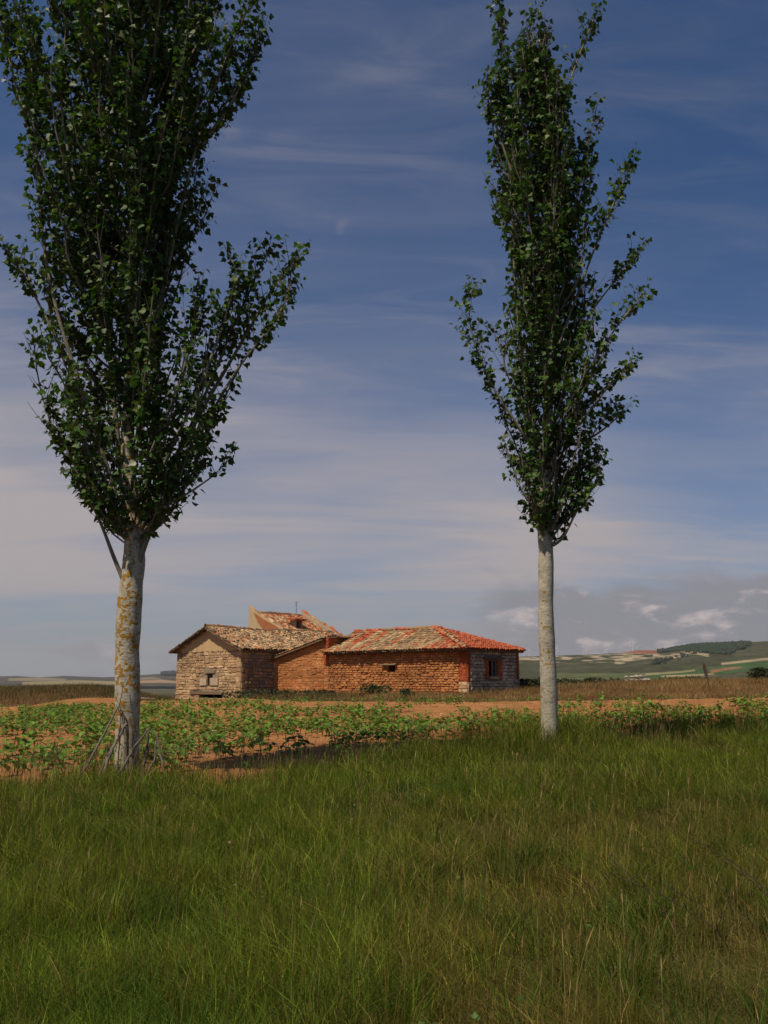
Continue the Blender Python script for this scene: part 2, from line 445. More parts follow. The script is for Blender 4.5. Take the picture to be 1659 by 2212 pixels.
def masonry(mb, O, U, Nn, W, top, rh, sw, gap, proud, colf, z0=0, z1=99, openings=(), jit=.12, u0=0, bev=.02):
    z = z0
    zm = min(z1, max(top(u) for u in np.linspace(u0, W, 30)))
    while z < zm - .03:
        h = random.uniform(*rh); u = u0 - random.uniform(0, sw[0])
        h = min(h, zm - z) if zm - z < rh[0] * 1.6 else h
        while u < W:
            w = random.uniform(*sw)
            a, b = max(u, u0), min(u + w, W); u += w
            if b - a < .05: continue
            zt = min(z + h, z1)
            skip = False
            for q in openings:
                if b > q[0] and a < q[1] and zt > q[2] + .02 and z < q[3] - .02:
                    if a < q[0] and q[0] - a > .06: b = q[0]
                    elif b > q[1] and b - q[1] > .06: a = q[1]
                    else: skip = True
            if skip: continue
            ta, tb = min(zt, top(a) - .02), min(zt, top(b) - .02)
            if min(ta, tb) - z < .04: continue
            g = gap * .5; j = lambda: (random.random() - .5) * jit * h
            p = random.uniform(*proud)
            cs = [(a + g + j(), z + g + j()), (b - g + j(), z + g + j()), (b - g + j(), tb - g + j()), (a + g + j(), ta - g + j())]
            cu = sum(c[0] for c in cs) / 4; cz = sum(c[1] for c in cs) / 4
            P = lambda c, d: O + U * c[0] + ZUP * c[1] + Nn * d
            bv = min(bev, .3 * (b - a), .3 * h)
            inn = []
            for c in cs:
                dx, dz = cu - c[0], cz - c[1]; L = math.hypot(dx, dz) + 1e-6
                inn.append((c[0] + dx / L * bv * 1.4, c[1] + dz / L * bv * 1.4))
            vs = [P(c, -.03) for c in cs] + [P(c, p * .45) for c in cs] + [P(c, p + j() * .25) for c in inn]
            fs = [(k, (k + 1) % 4, 4 + (k + 1) % 4, 4 + k) for k in range(4)] + [(4 + k, 4 + (k + 1) % 4, 8 + (k + 1) % 4, 8 + k) for k in range(4)] + [(8, 9, 10, 11)]
            mb.add(vs, fs, np.array(colf((a + b) / 2, z)) * (.62 + .76 * float(fbm((a + b) * .45 + O[0] * 3, z * .8 + 4.2, 3))))
        z += h
def pick(cols, var=.2):
    c = np.array(random.choice(cols)); return c * random.uniform(1 - var, 1 + var)

# ------------------------------------------------------------------ clay tile roofs
def tiles(mb, P0, U, S, Nn, L, ulo, uhi, colf, pitch=.21, tlen=.46, expo=.34, jit=1.0, sag=lambda u, v: 0):
    umin = min(ulo(v) for v in np.linspace(0, L, 9)); umax = max(uhi(v) for v in np.linspace(0, L, 9))
    nu = int((umax - umin) / pitch); nv = int(L / expo) + 1
    an = np.linspace(0, math.pi, 6)
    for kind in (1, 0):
        for i in range(nu + 1):
            for jx in range(nv):
                v = jx * expo - .06
                u = umin + (i + (.5 if kind == 0 else 0)) * pitch
                if u < ulo(max(v, 0)) - .02 or u > uhi(max(v, 0)) + .02 or v > L - .1: continue
                uu = u + random.gauss(0, .012) * jit; vv = v + random.gauss(0, .022) * jit
                tl = min(tlen, L - v + .12)
                yaw = random.gauss(0, .05) * jit
                D = S * math.cos(yaw) + U * math.sin(yaw); A = U * math.cos(yaw) - S * math.sin(yaw)
                base = P0 + U * uu + S * vv + Nn * (sag(u, v) + random.gauss(0, .006) * jit)
                r0, r1 = (.115, .09)
                c = np.array(colf(u, v, i, jx)) * (.5 if kind else 1)  # channel tiles coloured darker, standing in for shadow between the cover columns
                vs = []
                for (rr, d, hh) in ((r0, 0, .055), (r1, tl, .035), (r0 - .022, .004, .05)):
                    for a in an:
                        if kind == 0: off = A * rr * math.cos(a) + Nn * (rr * 1.05 * math.sin(a) + hh)
                        else: off = A * rr * math.cos(a) + Nn * (-rr * .6 * math.sin(a) + hh + .03)
                        vs.append(base + D * d + off)
                fs = [(k, k + 1, 6 + k + 1, 6 + k) for k in range(5)] + [(k + 1, k, 12 + k, 12 + k + 1) for k in range(5)]
                mb.add(vs, fs, c)
def ridge_tiles(mb, A, Bp, col, r=.13, step=.38):
    A = np.asarray(A, float); Bp = np.asarray(Bp, float); L = np.linalg.norm(Bp - A); D = (Bp - A) / L
    side = np.cross(D, ZUP); side /= np.linalg.norm(side); up = np.cross(side, D)
    an = np.linspace(-.15, math.pi + .15, 7)
    for k in range(int(L / step) + 1):
        p = A + D * min(k * step, L) + up * random.uniform(-.02, .03) + side * random.gauss(0, .015)
        vs = []
        for rr, d, h in ((r, -.03, .03), (r * .85, step + .05, .0), (r - .025, -.026, .03)):
            for a in an: vs.append(p + D * d + side * rr * math.cos(a) + up * (rr * math.sin(a) + h))
        mb.add(vs, [(i, i + 1, 7 + i + 1, 7 + i) for i in range(6)] + [(i + 1, i, 14 + i, 14 + i + 1) for i in range(6)], pick(col, .25))
def slab(mb, pts, Nn, t, col):
    n = len(pts); vs = [np.asarray(p, float) for p in pts] + [np.asarray(p, float) - Nn * t for p in pts]
    mb.add(vs, [tuple(range(n)), tuple(range(n, 2 * n))[::-1]] + [(k, k + n, (k + 1) % n + n, (k + 1) % n) for k in range(n)], col)

TAN = [(.40, .265, .14), (.33, .22, .12), (.47, .33, .18), (.29, .18, .095), (.38, .235, .125)]
ORANGE = [(.46, .15, .06), (.42, .12, .05), (.50, .20, .09), (.38, .11, .05)]
RED = [(.46, .115, .05), (.42, .095, .042), (.48, .14, .06), (.36, .085, .04)]
BUFF = [(.54, .37, .21), (.48, .315, .175), (.60, .43, .25), (.46, .27, .15), (.53, .35, .19), (.50, .32, .17)]
GREY = [(.38, .32, .24), (.43, .365, .28), (.32, .27, .205), (.48, .41, .31)]
ADOBE = [(.51, .222, .08), (.47, .195, .07), (.56, .255, .098), (.43, .175, .062)]
BRICK = [(.42, .10, .035), (.38, .085, .03), (.46, .12, .045)]
MORT = (.30, .22, .14)

def hit(px, py, O, Nn):
    d = ray(px, py); c = np.array([0, 0, CZ]); t = np.dot(O - c, Nn) / np.dot(d, Nn); return c + d * t
def uv(px, py, O, U, Nn):
    q = hit(px, py, O, Nn) - O; return np.dot(q, U), q[2]
NF = -B_     # outward normal of the front faces
NS = R_      # outward normal of the right-hand faces

Rc = at(1010, 1497, 55); Rc[2] = .92
SIDE = 5.16; W1 = 11.55; W2 = 17.155; TB = 2.857; GW = 7.52
Mc = Rc - R_ * W1; Lc = Rc - R_ * W2; Gc = Lc - B_ * TB; GLc = Gc - R_ * GW

# ---- long adobe barn with hipped roof ------------------------------------------------
def adobe_barn():
    z0 = Rc[2]
    t = thing('adobe_barn', Rc, 'long red adobe barn with a hipped mixed clay tile roof', 'barn')
    EZ = 2.72; D2 = SIDE / 2; RZ = 3.98
    O = Mc.copy(); O[2] = z0
    # small hole under a slab
    a = uv(840, 1437, O, R_, NF); b = uv(849, 1450, O, R_, NF)
    op = (min(a[0], b[0]) - .02, max(a[0], b[0]) + .18, b[1], a[1])
    mb = MB(); top = lambda u: EZ
    wall_slab(mb, O, R_, NF, W1, top, .5, [op], (.30, .11, .04))
    masonry(mb, O, R_, NF, W1 - .55, top, (.125, .165), (.24, .42), .034, (.03, .10), lambda u, z: pick(ADOBE, .14) if z > .25 else pick(BUFF, .2) * np.array([.95, .6, .4]), 0, 99, [op], jit=.28, bev=.034)
    # red brick quoin at the corner over pale stone
    masonry(mb, O, R_, NF, W1, top, (.075, .09), (.22, .28), .012, (.045, .065), lambda u, z: pick(BRICK, .2), .72, 99, (), .1, W1 - .55)
    masonry(mb, O, R_, NF, W1 + .02, top, (.2, .26), (.4, .6), .015, (.05, .075), lambda u, z: pick(BUFF, .15) * 1.1, -.1, .72, (), .1, W1 - .62)
    mb.build('front_wall', M['adobe'], t)
    # stone right-hand wall with a brick framed window
    O2 = Rc.copy(); O2[2] = z0
    a = uv(1055, 1424, O2, B_, NS); b = uv(1075, 1467, O2, B_, NS)
    wo = (a[0], b[0], b[1] + .02, a[1])
    mb = MB(); wall_slab(mb, O2, B_, NS, SIDE, top, .5, [wo], (.16, .14, .12))
    fr = .42
    masonry(mb, O2, B_, NS, SIDE - .3, top, (.15, .21), (.2, .42), .03, (.03, .12), lambda u, z: pick(GREY, .2), -.05, 99, [(wo[0] - fr, wo[1] + fr, wo[2] - .02, wo[3] + .15)], .3, .22, bev=.04)
    masonry(mb, O2, B_, NS, .28, top, (.075, .09), (.2, .28), .012, (.05, .07), lambda u, z: pick(BRICK, .2), .72, 99)
    masonry(mb, O2, B_, NS, .4, top, (.2, .26), (.3, .4), .012, (.05, .08), lambda u, z: pick(BUFF, .1), -.1, .72)
    masonry(mb, O2, B_, NS, SIDE, top, (.075, .09), (.2, .3), .012, (.05, .07), lambda u, z: pick(BRICK, .2), .9, 99, (), .1, SIDE - .3)
    masonry(mb, O2, B_, NS, SIDE, top, (.2, .26), (.4, .6), .02, (.05, .1), lambda u, z: pick(GREY, .15), -.1, .9, (), .2, SIDE - .6)
    mb.build('side_wall', M['stone'], t)
    # window: brick jambs, timber lintel, wooden frame with broken bars
    mb = MB()
    masonry(mb, O2, B_, NS, wo[0], top, (.075, .09), (.2, .3), .012, (.05, .075), lambda u, z: pick(BRICK, .2), wo[2], wo[3], (), .1, wo[0] - fr)
    jm = mb; mb = MB()
    masonry(mb, O2, B_, NS, wo[1] + fr, top, (.075, .09), (.2, .3), .012, (.05, .075), lambda u, z: pick(BRICK, .2), wo[2], wo[3], (), .1, wo[1])
    jm2 = mb
    mb = MB()
    for u in (wo[0] + .05, wo[1] - .05, (wo[0] + wo[1]) / 2 + .06):
        box(mb, O2 + B_ * u + ZUP * (wo[2] + wo[3]) / 2 - NS * .12, .08, .07, wo[3] - wo[2] - .01, B_, NS, ZUP, (.20, .18, .16), .02)
    box(mb, O2 + B_ * (wo[0] + wo[1]) / 2 + ZUP * (wo[3] - .05) - NS * .125, wo[1] - wo[0] - .01, .06, .07, B_, NS, ZUP, (.2, .18, .16))
    win = mb.build('window', M['wood'], t)
    jm.build('jamb', M['adobe'], win); jm2.build('jamb', M['adobe'], win)
    mb = MB(); c = O2 + B_ * (wo[0] + wo[1]) / 2 + ZUP * (wo[3] + .07) + NS * .04
    box(mb, c, wo[1] - wo[0] + 1.0, .16, .14, B_, NS, ZUP, (.12, .09, .07), .03); mb.build('lintel', M['wood'], win)
    mb = MB(); c = O2 + B_ * (wo[0] + wo[1]) / 2 + ZUP * (wo[2] + .02) + NS * .05
    for k in range(5):
        box(mb, c + B_ * (k - 2) * .16 + ZUP * random.uniform(0, .07), .17, .2, random.uniform(.1, .2), B_, NS, ZUP, pick(GREY, .2), .05)
    mb.build('sill', M['stone'], win)
    # hidden back and left walls close the building
    mb = MB()
    wall_slab(mb, O2 + B_ * SIDE, -R_, B_, W1, top, .4, [], (.4, .2, .1)); mb.build('back_wall', M['adobe'], t)
    # stone slab over the little hole
    mb = MB(); c = O + R_ * ((op[0] + op[1]) / 2 - .15) + ZUP * (op[3] + .04) + NF * .1
    box(mb, c, 1.25, .32, .07, R_, NF, ZUP, (.30, .22, .14), .02); mb.build('lintel', M['stone'], t)
    # roof
    ov = .42; zE = z0 + EZ - .06; slope = math.atan2(RZ - EZ, D2)
    ca, sa = math.cos(slope), math.sin(slope); L = (D2 + ov) / ca
    ze = z0 + EZ + .06 - ov * math.tan(slope)
    uR = W1 + .24                                  # right eave end along the front
    hipU = W1 - 4.4                               # apex
    mb = MB()
    P0 = O - B_ * ov; P0[2] = ze
    S1 = B_ * ca + ZUP * sa; N1 = NF * sa + ZUP * ca
    top_hi = lambda v: uR + (hipU - uR) * min(max(v / L, 0), 1)
    lo_ = lambda v: -.12
    sag = lambda u, v: -.07 * math.sin(max(0, min(1, v / L)) * math.pi) * (.5 + .5 * math.sin(u * .9)) - .09 * math.exp(-((u - 4.2) / 1.6) ** 2) * (v / L)
    zr = ze + L * sa
    apex = O + R_ * hipU + B_ * D2; apex[2] = zr
    rl = O - R_ * .12 + B_ * D2; rl[2] = zr
    el = P0 - R_ * .12; er = P0 + R_ * uR
    erb = O + R_ * uR + B_ * (SIDE + .24); erb[2] = ze
    elb = O - R_ * .12 + B_ * (SIDE + ov); elb[2] = ze
    N2 = np.cross(er - apex, erb - apex); N2 /= np.linalg.norm(N2); N2 *= np.sign(N2[2])
    slab(mb, [el, er, apex, rl], N1, .1, (.16, .10, .07)); slab(mb, [er, erb, apex], N2, .1, (.16, .10, .07))
    N3 = B_ * sa + ZUP * ca
    slab(mb, [erb, elb, rl, apex], N3, .1, (.30, .16, .09))
    redcol = [random.random() for _ in range(90)]
    def cf(u, v, i, j):
        f = v / L
        red = ((1.2 < u < 1.9 and f > .3) or (5.2 < u < 5.7 and f > .55)) and random.random() < .75 or (u > 8.6 and f < .3 and random.random() < .45) or (u > top_hi(v) - .8 and random.random() < .55)
        if red: return pick(RED, .2)
        q = redcol[i % 90]
        if random.random() < .5: return np.array(TAN[int(q * 977) % 5]) * (.75 + .5 * q) * random.uniform(.85, 1.15) if q >= .13 else pick(ORANGE, .2)
        if f > .93: return pick(RED if random.random() < .35 else TAN, .25)
        if q < .13: return pick(ORANGE, .25) if random.random() < .75 else pick(TAN, .25)
        r = random.random()
        return pick(ORANGE, .3) if r < .02 + .32 * float(sstep(.5, .62, fbm(u * .55 + 3, v * .7, 3))) else (pick([(.2, .135, .085)], .25) if r < .2 else pick(TAN, .2))
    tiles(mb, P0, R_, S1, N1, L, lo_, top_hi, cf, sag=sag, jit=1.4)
    # right hip
    wB = SIDE + ov + .24
    mid = (er + erb) / 2; S2 = apex - mid; L2 = np.linalg.norm(S2); S2 /= L2
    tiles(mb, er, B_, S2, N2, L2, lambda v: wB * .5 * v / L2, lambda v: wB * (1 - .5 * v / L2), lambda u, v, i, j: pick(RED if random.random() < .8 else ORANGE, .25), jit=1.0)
    ridge_tiles(mb, rl + ZUP * .06, apex + ZUP * .06, RED + TAN[:2]); ridge_tiles(mb, er + ZUP * .08, apex + ZUP * .05, TAN + ORANGE[:1]); ridge_tiles(mb, erb + ZUP * .08, apex + ZUP * .05, RED)
    mb.build('roof', M['tile'], t)
    mb = MB()
    for k in range(24):   # rafter tails under the eaves
        box(mb, P0 + R_ * (.2 + k * .49) + B_ * .2 - ZUP * .11 + ZUP * .2 * math.tan(slope), .09, .4, .1, R_, S1, N1, (.10, .07, .05))
    mb.build('rafter_tails', M['wood'], t)
adobe_barn()

# ---- lean-to shed between the barns ---------------------------------------------------
def shed():
    z0 = .72; O = Lc.copy(); O[2] = z0
    W = W2 - W1 - .02
    t = thing('adobe_shed', O, 'red adobe lean-to with a sloping tiled verge between the two barns', 'shed')
    hL, hM = 2.52, 3.72
    top = lambda u: hL + (hM - hL) * min(max(u / (W - .42), 0), 1)
    mb = MB(); wall_slab(mb, O, R_, NF, W - .42, top, .5, [], (.33, .12, .045))
    masonry(mb, O, R_, NF, W - .42, top, (.14, .2), (.25, .5), .02, (.01, .045), lambda u, z: pick(BUFF, .15) * np.array([1.0, .62, .40]), -.1, 1.2, (), .2, bev=.025)
    masonry(mb, O, R_, NF, W - .42, top, (.1, .13), (.3, .6), .018, (.0, .05), lambda u, z: pick(ADOBE, .1), 1.2, 99, (), .2, bev=.02)
    masonry(mb, O, R_, NF, .4, top, (.2, .28), (.36, .4), .015, (.05, .07), lambda u, z: pick(BUFF, .15) * np.array([1, .75, .55]), -.1, 2.2, (), .1)
    mb.build('front_wall', M['adobe'], t)
    mb = MB(); O3 = O + R_ * (W - .42); tp = lambda u: hM + .12
    wall_slab(mb, O3, R_, NF, .42, tp, .45, [], (.36, .10, .04))
    masonry(mb, O3, R_, NF, .42, tp, (.08, .1), (.2, .24), .012, (.05, .07), lambda u, z: pick(BRICK, .2), 2.0, 99, (), .12)
    masonry(mb, O3, R_, NF, .42, tp, (.12, .17), (.2, .42), .015, (.02, .06), lambda u, z: pick(ADOBE, .15), -.1, 2.0, (), .12)
    mb.build('pillar', M['adobe'], t)
    mb = MB(); O4 = O + R_ * W + B_ * .46
    wall_slab(mb, O4, B_, NS, 5.0, lambda u: hM + .1, .35, [], (.28, .11, .05))
    masonry(mb, O4, B_, NS, 5.0, lambda u: hM + .1, (.1, .13), (.25, .4), .02, (.0, .04), lambda u, z: pick(ADOBE, .15), 2.0)
    mb.build('side_wall', M['adobe'], t)
    sl = math.atan2(hM - hL, W - .42); ca, sa = math.cos(sl), math.sin(sl)
    S = R_ * ca + ZUP * sa; Nn = -R_ * sa + ZUP * ca
    mb = MB(); P0 = O - R_ * .15 * ca - B_ * .32; P0[2] = z0 + hL - .02
    L = (W - .2) / ca
    slab(mb, [P0, P0 + B_ * 5.6, P0 + B_ * 5.6 + S * L, P0 + S * L], Nn, .1, (.2, .12, .07))
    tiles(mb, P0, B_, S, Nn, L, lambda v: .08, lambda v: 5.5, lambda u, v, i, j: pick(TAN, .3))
    mb.build('roof', M['tile'], t)
    mb = MB()   # tiled capping along the high edge
    A = O4 - B_ * .2; A[2] = z0 + hM + .16
    for k in range(4): ridge_tiles(mb, A + R_ * (.34 - k * .2) + ZUP * (.0 if k else -.03), A + R_ * (.34 - k * .2) + B_ * 5.2, TAN, .12, .36)
    slab(mb, [A + R_ * .45, A + R_ * .45 + B_ * 5.2, A - R_ * .5 + B_ * 5.2, A - R_ * .5], ZUP, .06, (.2, .14, .1))
    mb.build('coping', M['tile'], t)
shed()

# ---- stone barn ----------------------------------------------------------------------
def stone_barn():
    z0 = .42; O = GLc.copy(); O[2] = z0
    t = thing('stone_barn', O, 'pale stone barn with a plastered gable and lichened tile roof', 'barn')
    EZ = 3.48; AZ = 5.0; DEPTH = 12.0
    top = lambda u: EZ + (AZ - EZ) * (1 - abs(u - GW / 2) / (GW / 2))
    def w(cx, cy): return uv((560 + cx * .3617) * .64, (2030 + cy * .3617) * .64, O, R_, NF)
    a = w(386, 672); b = w(436, 712); o1 = (a[0], b[0], b[1], a[1])
    a2 = w(388, 712); b2 = w(410, 788); o2 = (a2[0], b2[0], b2[1], o1[2])
    o2 = (max(o2[0], o1[0]), o2[1], o2[2], o2[3])
    a3 = w(312, 868); b3 = w(530, 915); o3 = (a3[0], b3[0], max(b3[1], .12), a3[1])
    ops = [o1, o2, o3]
    mb = MB(); wall_slab(mb, O, R_, NF, GW, top, .6, ops, (.32, .25, .17), [GW / 2])
    plz = EZ - .12
    jam = [(o1[0] - .85, o1[1] + .75, o2[2] + .02, o1[2] - .05)]
    lin = [(o1[0] - .45, o1[1] + .55, o1[3] - .01, o1[3] + .26), (o3[0] - 1.0, o3[1] + .25, o3[3] - .01, o3[3] + .34)]
    def sc_(u, z):
        if z < .7: return pick(BUFF, .15) * 1.05
        return pick(BUFF, .24)
    masonry(mb, O, R_, NF, GW - .45, lambda u: min(top(u), plz), (.14, .24), (.22, .62), .028, (.01, .07), sc_, -.25, 99, ops + jam + lin, .3, 0, .03)
    masonry(mb, O, R_, NF, GW + .04, lambda u: min(top(u), plz), (.28, .4), (.5, .7), .02, (.05, .08), lambda u, z: pick(BUFF, .1) * .98, -.25, 99, (), .08, GW - .52, .03)
    # dressed jamb blocks beside the slit
    for (ua, ub) in ((o1[0] - .8, o2[0] - .03), (o2[1] + .03, o1[1] + .7)):
        box(mb, O + R_ * (ua + ub) / 2 + ZUP * (o2[2] + o1[2]) / 2 + NF * .02, ub - ua - .04, .1, (o1[2] - o2[2]) - .08, R_, NF, ZUP, (.55, .41, .28), .03)
    # ragged stones under the verge
    for k in range(46):
        u = k / 45 * (GW - .3) + .15
        if top(u) - plz < .12: continue
        box(mb, O + R_ * u + ZUP * (top(u) - .07 - random.uniform(0, .08)) + NF * .02, random.uniform(.12, .24), .13, random.uniform(.08, .15), R_, NF, ZUP, pick(BUFF, .2), .06)
    mb.build('gable_wall', M['stone'], t)
    # earth plaster in the gable triangle
    mb = MB(); n = 40
    vs = []; us = np.linspace(.4, GW - .5, n)
    for i, u in enumerate(us):
        lo = plz - .02 + .04 * math.sin(i * 1.7); hi = max(lo + .02, top(u) - .15 - .10 * random.random())
        for d in (.0, .045): vs += [O + R_ * u + ZUP * lo + NF * d, O + R_ * u + ZUP * hi + NF * d]
    fs = []
    for i in range(n - 1):
        q = 4 * i; r = q + 4
        fs += [(q + 2, r + 2, r + 3, q + 3), (q + 1, q + 3, r + 3, r + 1), (q, r, r + 2, q + 2)]
    mb.add(vs, fs, (.52, .36, .19)); mb.build('plaster', M['plaster'], t)
    # side wall
    O2 = Gc.copy(); O2[2] = z0; tp = lambda u: EZ
    mb = MB(); wall_slab(mb, O2, B_, NS, DEPTH, tp, .6, [], (.18, .14, .10))
    masonry(mb, O2, B_, NS, 4.0, tp, (.17, .3), (.22, .5), .03, (.03, .11), lambda u, z: pick(GREY if random.random() < .6 else BUFF, .25) * .85, -.1, 99, (), .3, .3, .045)  # stones toned greyer and darker, putting this wall's shade into their colour
    masonry(mb, O2, B_, NS, .5, tp, (.28, .4), (.4, .5), .02, (.05, .08), lambda u, z: pick(BUFF, .1), -.25)
    mb.build('side_wall', M['stone'], t)
    mb = MB(); wall_slab(mb, O + B_ * DEPTH, -B_, -R_, DEPTH, tp, .5, [], (.4, .3, .2))
    masonry(mb, O + B_ * DEPTH, -B_, -R_, DEPTH, tp, (.18, .3), (.3, .6), .03, (.02, .08), lambda u, z: pick(BUFF, .2), -.2)
    mb.build('back_side_wall', M['stone'], t)
    mb = MB(); wall_slab(mb, O2 + B_ * DEPTH, -R_, B_, GW, top, .5, [], (.4, .3, .2), [GW / 2]); mb.build('rear_gable', M['stone'], t)
    # openings: lintels and sills
    mb = MB(); box(mb, O + R_ * (o1[0] + o1[1]) / 2 + R_ * .05 + ZUP * (o1[3] + .12) + NF * .01, 1.15, .14, .22, R_, NF, ZUP, (.30, .22, .15), .03)
    mb.build('lintel', M['stone'], t)
    mb = MB(); box(mb, O + R_ * ((o3[0] + o3[1]) / 2 - .45) + ZUP * (o3[3] + .12) + NF * .04, o3[1] - o3[0] + 1.15, .1, .2, R_, NF, ZUP, (.22, .15, .09), .04)
    mb.build('lintel', M['wood'], t)
    # roof
    ov = .38; half = GW / 2; sl = math.atan2(AZ - EZ, half); ca, sa = math.cos(sl), math.sin(sl)
    L = (half + ov) / ca; ze = z0 + EZ + .05 - ov * math.tan(sl); vo = .34
    mb = MB()
    for sgn in (1, -1):
        P0 = (Gc if sgn > 0 else GLc) + R_ * ov * sgn - B_ * vo; P0 = P0.copy(); P0[2] = ze
        S = -R_ * sgn * ca + ZUP * sa; Nn = R_ * sgn * sa + ZUP * ca
        LEN = DEPTH + vo + .2
        slab(mb, [P0, P0 + B_ * LEN, P0 + B_ * LEN + S * L, P0 + S * L], Nn, .1, (.15, .10, .07))
        sag = lambda u, v: -.09 * math.sin(max(0, min(1, v / L)) * math.pi) * math.sin(u * .55 + .8) ** 2 - .12 * math.exp(-((u - 4.5) / 2.) ** 2) * (v / L)
        def cf(u, v, i, j):
            r = random.random()
            return pick(ORANGE, .25) if r < .07 else (pick([(.15, .105, .075)], .3) if r < .2 else pick(TAN, .32) * 1.08)
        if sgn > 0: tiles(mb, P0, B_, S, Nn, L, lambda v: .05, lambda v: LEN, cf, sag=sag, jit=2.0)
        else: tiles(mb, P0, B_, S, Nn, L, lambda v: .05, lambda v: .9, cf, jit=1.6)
        # brush and broken tile along the verge
        for k in range(60):
            v = k / 60 * L
            box(mb, P0 + S * v - B_ * .02 + Nn * random.uniform(-.1, .03), .2, .24, random.uniform(.03, .06), S, B_, Nn, pick([(.13, .09, .06), (.22, .15, .09)], .3), .05)
    zr = ze + L * sa; A = (Gc + GLc) / 2 - B_ * vo; A = A.copy(); A[2] = zr + .08
    for q in range(8):
        f0, f1 = q / 8, (q + 1) / 8; dz = lambda f: -.14 * math.exp(-((f * LEN - 4.8) / 2.2) ** 2)
        ridge_tiles(mb, A + B_ * LEN * f0 + ZUP * dz(f0), A + B_ * (LEN * f1 - .3) + ZUP * dz(f1), TAN + ORANGE[:1], .14, .36)
    mb.build('roof', M['tile'], t)
stone_barn()

# ---- taller house behind ----------------------------------------------------------------
def tall_house():
    H1 = at(538, 1312, 86); zt = H1[2]; z0 = .8
    O = H1.copy(); O[2] = z0
    t = thing('tall_house', O, 'taller plastered house with orange mono pitch tile roof and raised parapets, behind the barns', 'house')
    W = 6.4; DEP = 0
    # length of the ridge so that the far parapet stands where it does
    lo, hi = 1, 20
    for _ in range(50):
        m = (lo + hi) / 2
        if proj(H1 + B_ * m)[0] < 652: lo = m
        else: hi = m
    DEP = lo
    ht = zt - z0
    # slope from the far parapet's lower end
    lo, hi = .5, 12
    Q = H1 + B_ * DEP
    for _ in range(50):
        m = (lo + hi) / 2
        if proj(Q + R_ * m)[0] < 722: lo = m
        else: hi = m
    run = lo; p = Q + R_ * run
    zz = [z for z in np.linspace(0, 15, 600) if proj((p[0], p[1], z))[1] > 1366][-1]
    drop = (zt - .05 - zz) / run
    par = .38
    top = lambda u: ht - drop * u * (1 + .06 * math.sin(u * 1.2))
    mb = MB(); wall_slab(mb, O, R_, NF, W, top, .42, [], (.50, .37, .22), [1, 2, 3, 4, 5]); near = mb.build('gable_wall', M['plaster'], t)
    # patch where the plaster has come away from the red earth
    mb = MB(); n = 24; vs = []
    for i in range(n):
        u = .75 + i / (n - 1) * 4.2; hi_ = top(u) - .12; lo_ = hi_ - .25 - .75 * math.sin(min(1, i / 8) * math.pi / 2) + .18 * random.random()
        for d in (0, .03): vs += [O + R_ * u + ZUP * lo_ + NF * d, O + R_ * u + ZUP * hi_ + NF * d]
    fs = []
    for i in range(n - 1):
        q = 4 * i; r = q + 4; fs += [(q + 2, r + 2, r + 3, q + 3), (q, r, r + 2, q + 2), (q + 1, q + 3, r + 3, r + 1)]
    mb.add(vs, fs, (.40, .15, .06)); mb.build('bare_earth_patch', M['adobe'], near)
    mb = MB(); wall_slab(mb, O + B_ * DEP, R_, NF, W, lambda u: top(u) - .04, .42, [], (.46, .34, .24), [1, 2, 3, 4, 5]); mb.build('far_gable_wall', M['plaster'], t)
    mb = MB(); wall_slab(mb, O + B_ * DEP, -B_, -R_, DEP - .43, lambda u: top(W) - par + .06 + drop * W, .4, [], (.5, .37, .22)); mb.build('tall_wall', M['plaster'], t)
    mb = MB(); wall_slab(mb, O + R_ * (W - .4) + B_ * .43, B_, NS, DEP - .44, lambda u: top(W) - par, .4, [], (.5, .37, .22)); mb.build('low_wall', M['plaster'], t)
    # coping tiles on the parapets
    for off, c in ((.21, TAN + BUFF), (DEP + .21, ORANGE + TAN)):
        mb = MB()
        for q in range(5):
            ua, ub = W * q / 5, W * (q + 1) / 5
            ridge_tiles(mb, O + B_ * off + R_ * ua + ZUP * (top(ua) + .0), O + B_ * off + R_ * (ub - .25) + ZUP * (top(ub)), c, .17, .4)
        mb.build('parapet_coping', M['tile'], t)
    sl = math.atan(drop); ca, sa = math.cos(sl), math.sin(sl); S = -R_ * ca + ZUP * sa; Nn = R_ * sa + ZUP * ca
    P0 = O + R_ * W + B_ * .44; P0[2] = z0 + top(W) - par + .08
    L = W / ca; LEN = DEP - .46
    mb = MB(); slab(mb, [P0, P0 + B_ * LEN, P0 + B_ * LEN + S * L, P0 + S * L], Nn, .12, (.2, .1, .06))
    def cf(u, v, i, j):
        r = random.random(); return pick(BUFF, .2) if r < .22 else (pick(TAN, .3) if r < .4 else (pick([(.2, .09, .05)], .3) if r < .52 else pick(ORANGE, .3)))
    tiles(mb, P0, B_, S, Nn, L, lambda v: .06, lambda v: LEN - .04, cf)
    zz_ = top(W) - par + .12 + drop * W; ridge_tiles(mb, O + B_ * .5 + R_ * .1 + ZUP * zz_, O + B_ * (DEP - .4) + R_ * .1 + ZUP * zz_, ORANGE + TAN, .16)
    roof = mb.build('roof', M['tile'], t)
    # roof hatch
    h = hit(640, 1356, P0, Nn)
    mb = MB()
    for sgn in (-.36, .36): box(mb, h + B_ * sgn + ZUP * .28, .12, .7, .75, B_, R_, ZUP, (.46, .36, .27), .03)
    box(mb, h - R_ * .28 + ZUP * .28, .6, .1, .72, B_, R_, ZUP, (.05, .04, .035))
    dm = mb.build('dormer', M['plaster'], t)
    mb = MB(); slab(mb, [h - B_ * .75 + R_ * .55 + ZUP * .66, h + B_ * .75 + R_ * .55 + ZUP * .66, h + B_ * .75 - R_ * .6 + ZUP * .82, h - B_ * .75 - R_ * .6 + ZUP * .82], ZUP, .07, (.36, .13, .08))
